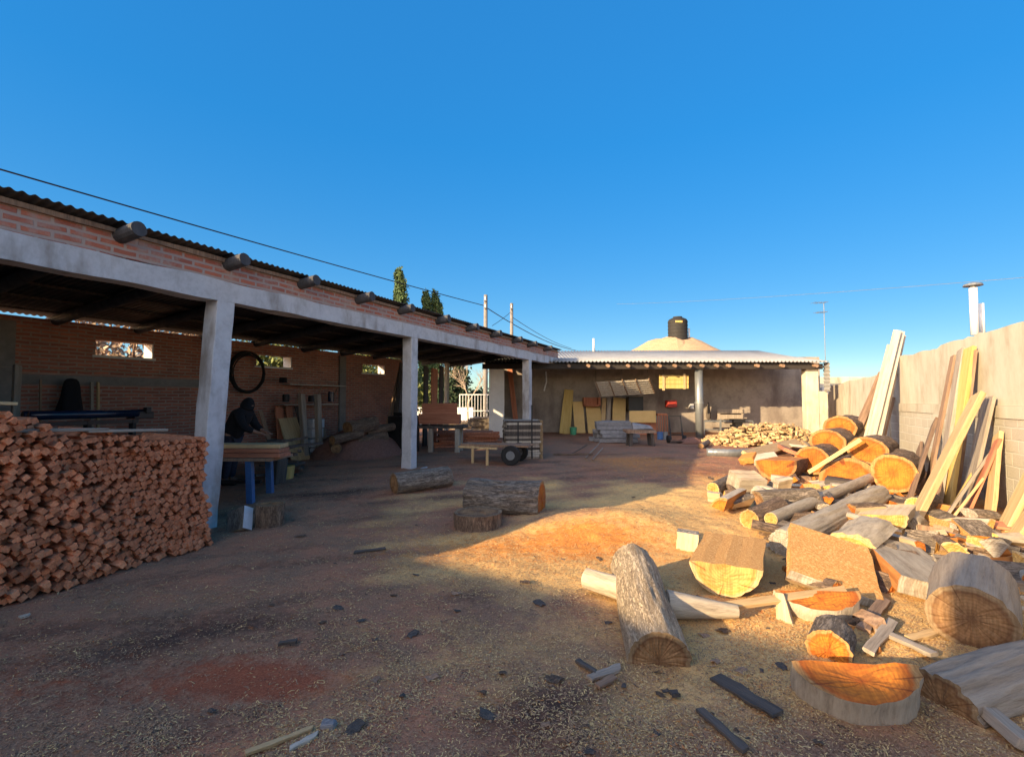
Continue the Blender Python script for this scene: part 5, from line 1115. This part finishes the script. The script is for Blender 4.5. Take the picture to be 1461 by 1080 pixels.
mb.v = [tuple(V(q) - o_) for q in mb.v]; mb.build('boards', 'plank_yellow', lb)
for bx in ((945, 535, 948.5, 557), (975, 533.5, 978.5, 555)): mb = MB(); vbox(mb, *bx, 21.15, .045); mb.v = [tuple(V(q) - o_) for q in mb.v]; mb.build('batten', 'plank_pale', lb)
mb = MB()
for px in (947, 977): p = at(px, 535, 21.2); mb.tube([p - o_, V((p.x, p.y, 3.2)) - o_], .008, 5)
mb.build('hanging_wire', 'metal_black', lb)
boxes('red_box', 'red metal box fixed to the veranda wall', 'box', 'red_paint', [(953, 571, 966, 581, 23.7, .45), (955, 574, 964, 577, 23.68, .02)], 23)
boxes('switch_box', 'small white switch box beside the metal pipe column', 'switch box', 'metal_white', [(985, 576, 990, 583, 23.9, .25)], 23)
boxes('metal_table', 'long metal-framed work table at the veranda wall', 'table', 'metal_grey', [(1004, 600, 1075, 602, 22.6, .7), (1004, 602, 1006, 622, 22.6, .06), (1027, 598, 1030, 622, 22.5, .06), (1050, 602, 1052, 622, 22.6, .06), (1074, 602, 1076, 622, 22.6, .06), (1004, 612, 1076, 613.5, 22.65, .06)], 22)
boxes('bench_machine', 'dark machine on the metal-framed work table', 'machine', 'metal_black', [(1047, 598, 1064, 603, 22.4, .5), (1050, 603, 1060, 612, 22.45, .4), (1044, 606, 1050, 609, 22.5, .2)], 22)
boxes('backrest_panel', 'grey panel with a slot standing at the back of the work table', 'panel', 'plank_grey', [(1024, 584, 1062, 589.5, 23.7, .05), (1024, 591.5, 1062, 598, 23.7, .05), (1024, 584, 1028, 598, 23.76, .05), (1058, 584, 1062, 598, 23.76, .05)], 23)
mb = MB(); p = at(1011, 599, 23.9); mb.tube([(0, 0, .85), (0, 0, .7), (0, 0, .25), (0, 0, .05), (0, 0, 0)], [.03, .06, .11, .09, .03], 14); T(mb.build('hanging_bag', 'plank_dark', mtx=Matrix.Translation(p), smooth=True), 'narrow dark bag hanging on the wall right of the pipe column', 'bag')
ht = empty('hand_truck', gp(966, 632), 'black metal hand truck standing before the veranda wall', 'hand truck'); mb = MB()
for x in (-.22, .22): mb.bar((x, 0, .12), (x, .25, 1.0), .04, .04)
for z in (.3, .98): mb.bar((-.22, (z - .12) * .284, z), (.22, (z - .12) * .284, z), .035, .035)
mb.build('frame', 'metal_black', ht); mb = MB(); mb.b2(-.28, .28, -.25, .02, .05, .075); mb.build('toe_plate', 'metal_black', ht)
for x in (-.3, .3): mb = MB(); mb.tube([(x - .04, .06, .14), (x + .04, .06, .14)], .14, 16); mb.build('wheel', 'rubber', ht)
# grey beam stack, saw table
c = gp(880, 632); mb = MB(); r = random.Random(6)
for k in range(5):
    for j in range(3): mb.box((r.gauss(0, .1), j * .3, .1 + k * .155), (1.5 - .08 * k + r.gauss(0, .06), .26, .145), Matrix.Rotation(r.gauss(0, .03), 3, 'Z'), jit=.015)
T(mb.build('beam_stack', 'stone', org=None, mtx=Matrix.Translation(c), bev=.012), 'stack of blue-grey squared beams before the veranda', 'beam stack')
stt = empty('saw_table', gp(914, 636), 'low rough dark saw table with stout legs beside the grey beams', 'saw table'); mb = MB(); mb.box((0, .1, .50), (1.0, .6, .10), jit=.03); mb.build('table_top', 'plank_brown', stt)
for x, y in ((-.38, -.1), (.4, -.1), (-.38, .3), (.4, .3)): mb = MB(); mb.bar((x, y, -.03), (x * .9, y, .45), .11, .11); mb.build('leg', 'plank_dark', stt)
mb = MB(); mb.box((.05, .1, .66), (.7, .4, .2), jit=.06, top=.7); T(mb.build('grey_sack', 'stone', mtx=Matrix.Translation(gp(914, 636)), bev=.04), 'lumpy grey sack lying on the saw table', 'sack')
mb = MB(); p = gp(818, 620); mb.tube([(0, 0, 0), (0, 0, .34)], [.13, .17], 16); T(mb.build('bucket', 'green_paint', mtx=Matrix.Translation(p)), 'green bucket at the foot of the yellow boards', 'bucket')
for px, m, l in ((942, 'metal_blue', 'blue tin on the ground below the red rack, left one'), (949, 'metal_grey', 'grey tin on the ground below the red rack, right one')):
    p = gp(px, 627); mb = MB(); mb.tube([(0, 0, 0), (0, 0, .3), (0, 0, .31)], [.12, .12, .1], 14); T(mb.build('can', m, mtx=Matrix.Translation(p)), l, 'can')
mb = MB(); p = at(779, 530, 23.9); mb.tube([(0, 0, 0), (.02, -.05, -.5), (-.1, -.05, -.95)], .035, 8); T(mb.build('hanging_tool', 'metal_white', mtx=Matrix.Translation(p)), 'pale curved tool hanging on the veranda wall near the shed end', 'tool')
p = gp(985, 632); mb = MB(); vs = [(0, 0, 0)]; mb.box((0, 0, .1), (.9, .7, .24), jit=.04, top=.45); T(mb.build('rubble_heap', 'sawdust_red', mtx=Matrix.Translation(p), bev=.06), 'small reddish heap at the foot of the pipe column', 'heap')
billet('log', 'small dark log lying at the left end of the firewood heap', 'log', circ(.09, n=16), gp(1000, 640, .08), gp(1022, 628, .1), bark='bark_grey', cut='cut_dull')

# ------------------------------------------------------------------ light, sky, camera
sc = bpy.context.scene
SKY_H, SKY_S, SKY_V = -.003, 1.34, 1.60
ld = bpy.data.lights.new('sun', 'SUN'); ld.energy = 5.0; ld.angle = math.radians(.5); ld.color = (1, .75, .43)
sun = bpy.data.objects.new('sun', ld); C.objects.link(sun)
L = V((math.sin(AZ) * math.cos(EL), math.cos(AZ) * math.cos(EL), -math.sin(EL))); sun.rotation_euler = L.to_track_quat('-Z', 'Y').to_euler()
w = bpy.data.worlds.new('World'); sc.world = w; w.use_nodes = True; n = w.node_tree; bg = n.nodes['Background']
sk = n.nodes.new('ShaderNodeTexSky'); sk.sky_type = 'NISHITA'; sk.sun_disc = False; sk.sun_elevation = EL; sk.sun_rotation = AZ + math.pi
sk.air_density = 1.0; sk.dust_density = .3; sk.ozone_density = 2.5; sk.altitude = 1500
# deep blue away from the sun, sun-side sky boosted and warm-tinted to lift the shade
sep = n.nodes.new('ShaderNodeSeparateColor'); sep.mode = 'HSV'; cmb = n.nodes.new('ShaderNodeCombineColor'); cmb.mode = 'HSV'
def wm(op, a, *k):
    x = n.nodes.new('ShaderNodeMath'); x.operation = op; n.links.new(a, x.inputs[0])
    for i_, q_ in enumerate(k): x.inputs[i_ + 1].default_value = q_
    return x.outputs[0]
n.links.new(sk.outputs[0], sep.inputs[0])
n.links.new(wm('ADD', sep.outputs[0], SKY_H), cmb.inputs[0])
n.links.new(wm('MINIMUM', wm('MULTIPLY', sep.outputs[1], SKY_S), .96), cmb.inputs[1])
n.links.new(wm('MULTIPLY', wm('POWER', sep.outputs[2], .30), SKY_V), cmb.inputs[2])
tcw = n.nodes.new('ShaderNodeTexCoord'); dt = n.nodes.new('ShaderNodeVectorMath'); dt.operation = 'DOT_PRODUCT'
n.links.new(tcw.outputs['Generated'], dt.inputs[0]); dt.inputs[1].default_value = (-math.sin(AZ), -math.cos(AZ), 0)
mrw = n.nodes.new('ShaderNodeMapRange'); mrw.interpolation_type = 'SMOOTHSTEP'; n.links.new(dt.outputs['Value'], mrw.inputs['Value'])
mrw.inputs['From Min'].default_value = .12; mrw.inputs['From Max'].default_value = .6
mxw = n.nodes.new('ShaderNodeMixRGB'); n.links.new(mrw.outputs[0], mxw.inputs[0]); n.links.new(cmb.outputs[0], mxw.inputs[1])
wt = n.nodes.new('ShaderNodeMixRGB'); wt.blend_type = 'MULTIPLY'; wt.inputs[0].default_value = 1; wt.inputs[2].default_value = (4.6, 2.6, 1.6, 1)
n.links.new(sk.outputs[0], wt.inputs[1]); n.links.new(wt.outputs[0], mxw.inputs[2])
n.links.new(mxw.outputs[0], bg.inputs[0]); bg.inputs[1].default_value = .15
cd = bpy.data.cameras.new('camera'); cam = bpy.data.objects.new('camera', cd); C.objects.link(cam); cam.location = (0, 0, CAMH)
cam.rotation_euler = (math.pi / 2 + PITCH, 0, 0); cd.sensor_width = 36; cd.lens = F / 1461 * 36; cd.clip_end = 3000; cd.clip_start = .05; sc.camera = cam
sc.view_settings.view_transform = 'Standard'; sc.view_settings.look = 'None'; sc.view_settings.gamma = 1; sc.view_settings.exposure = 1.22
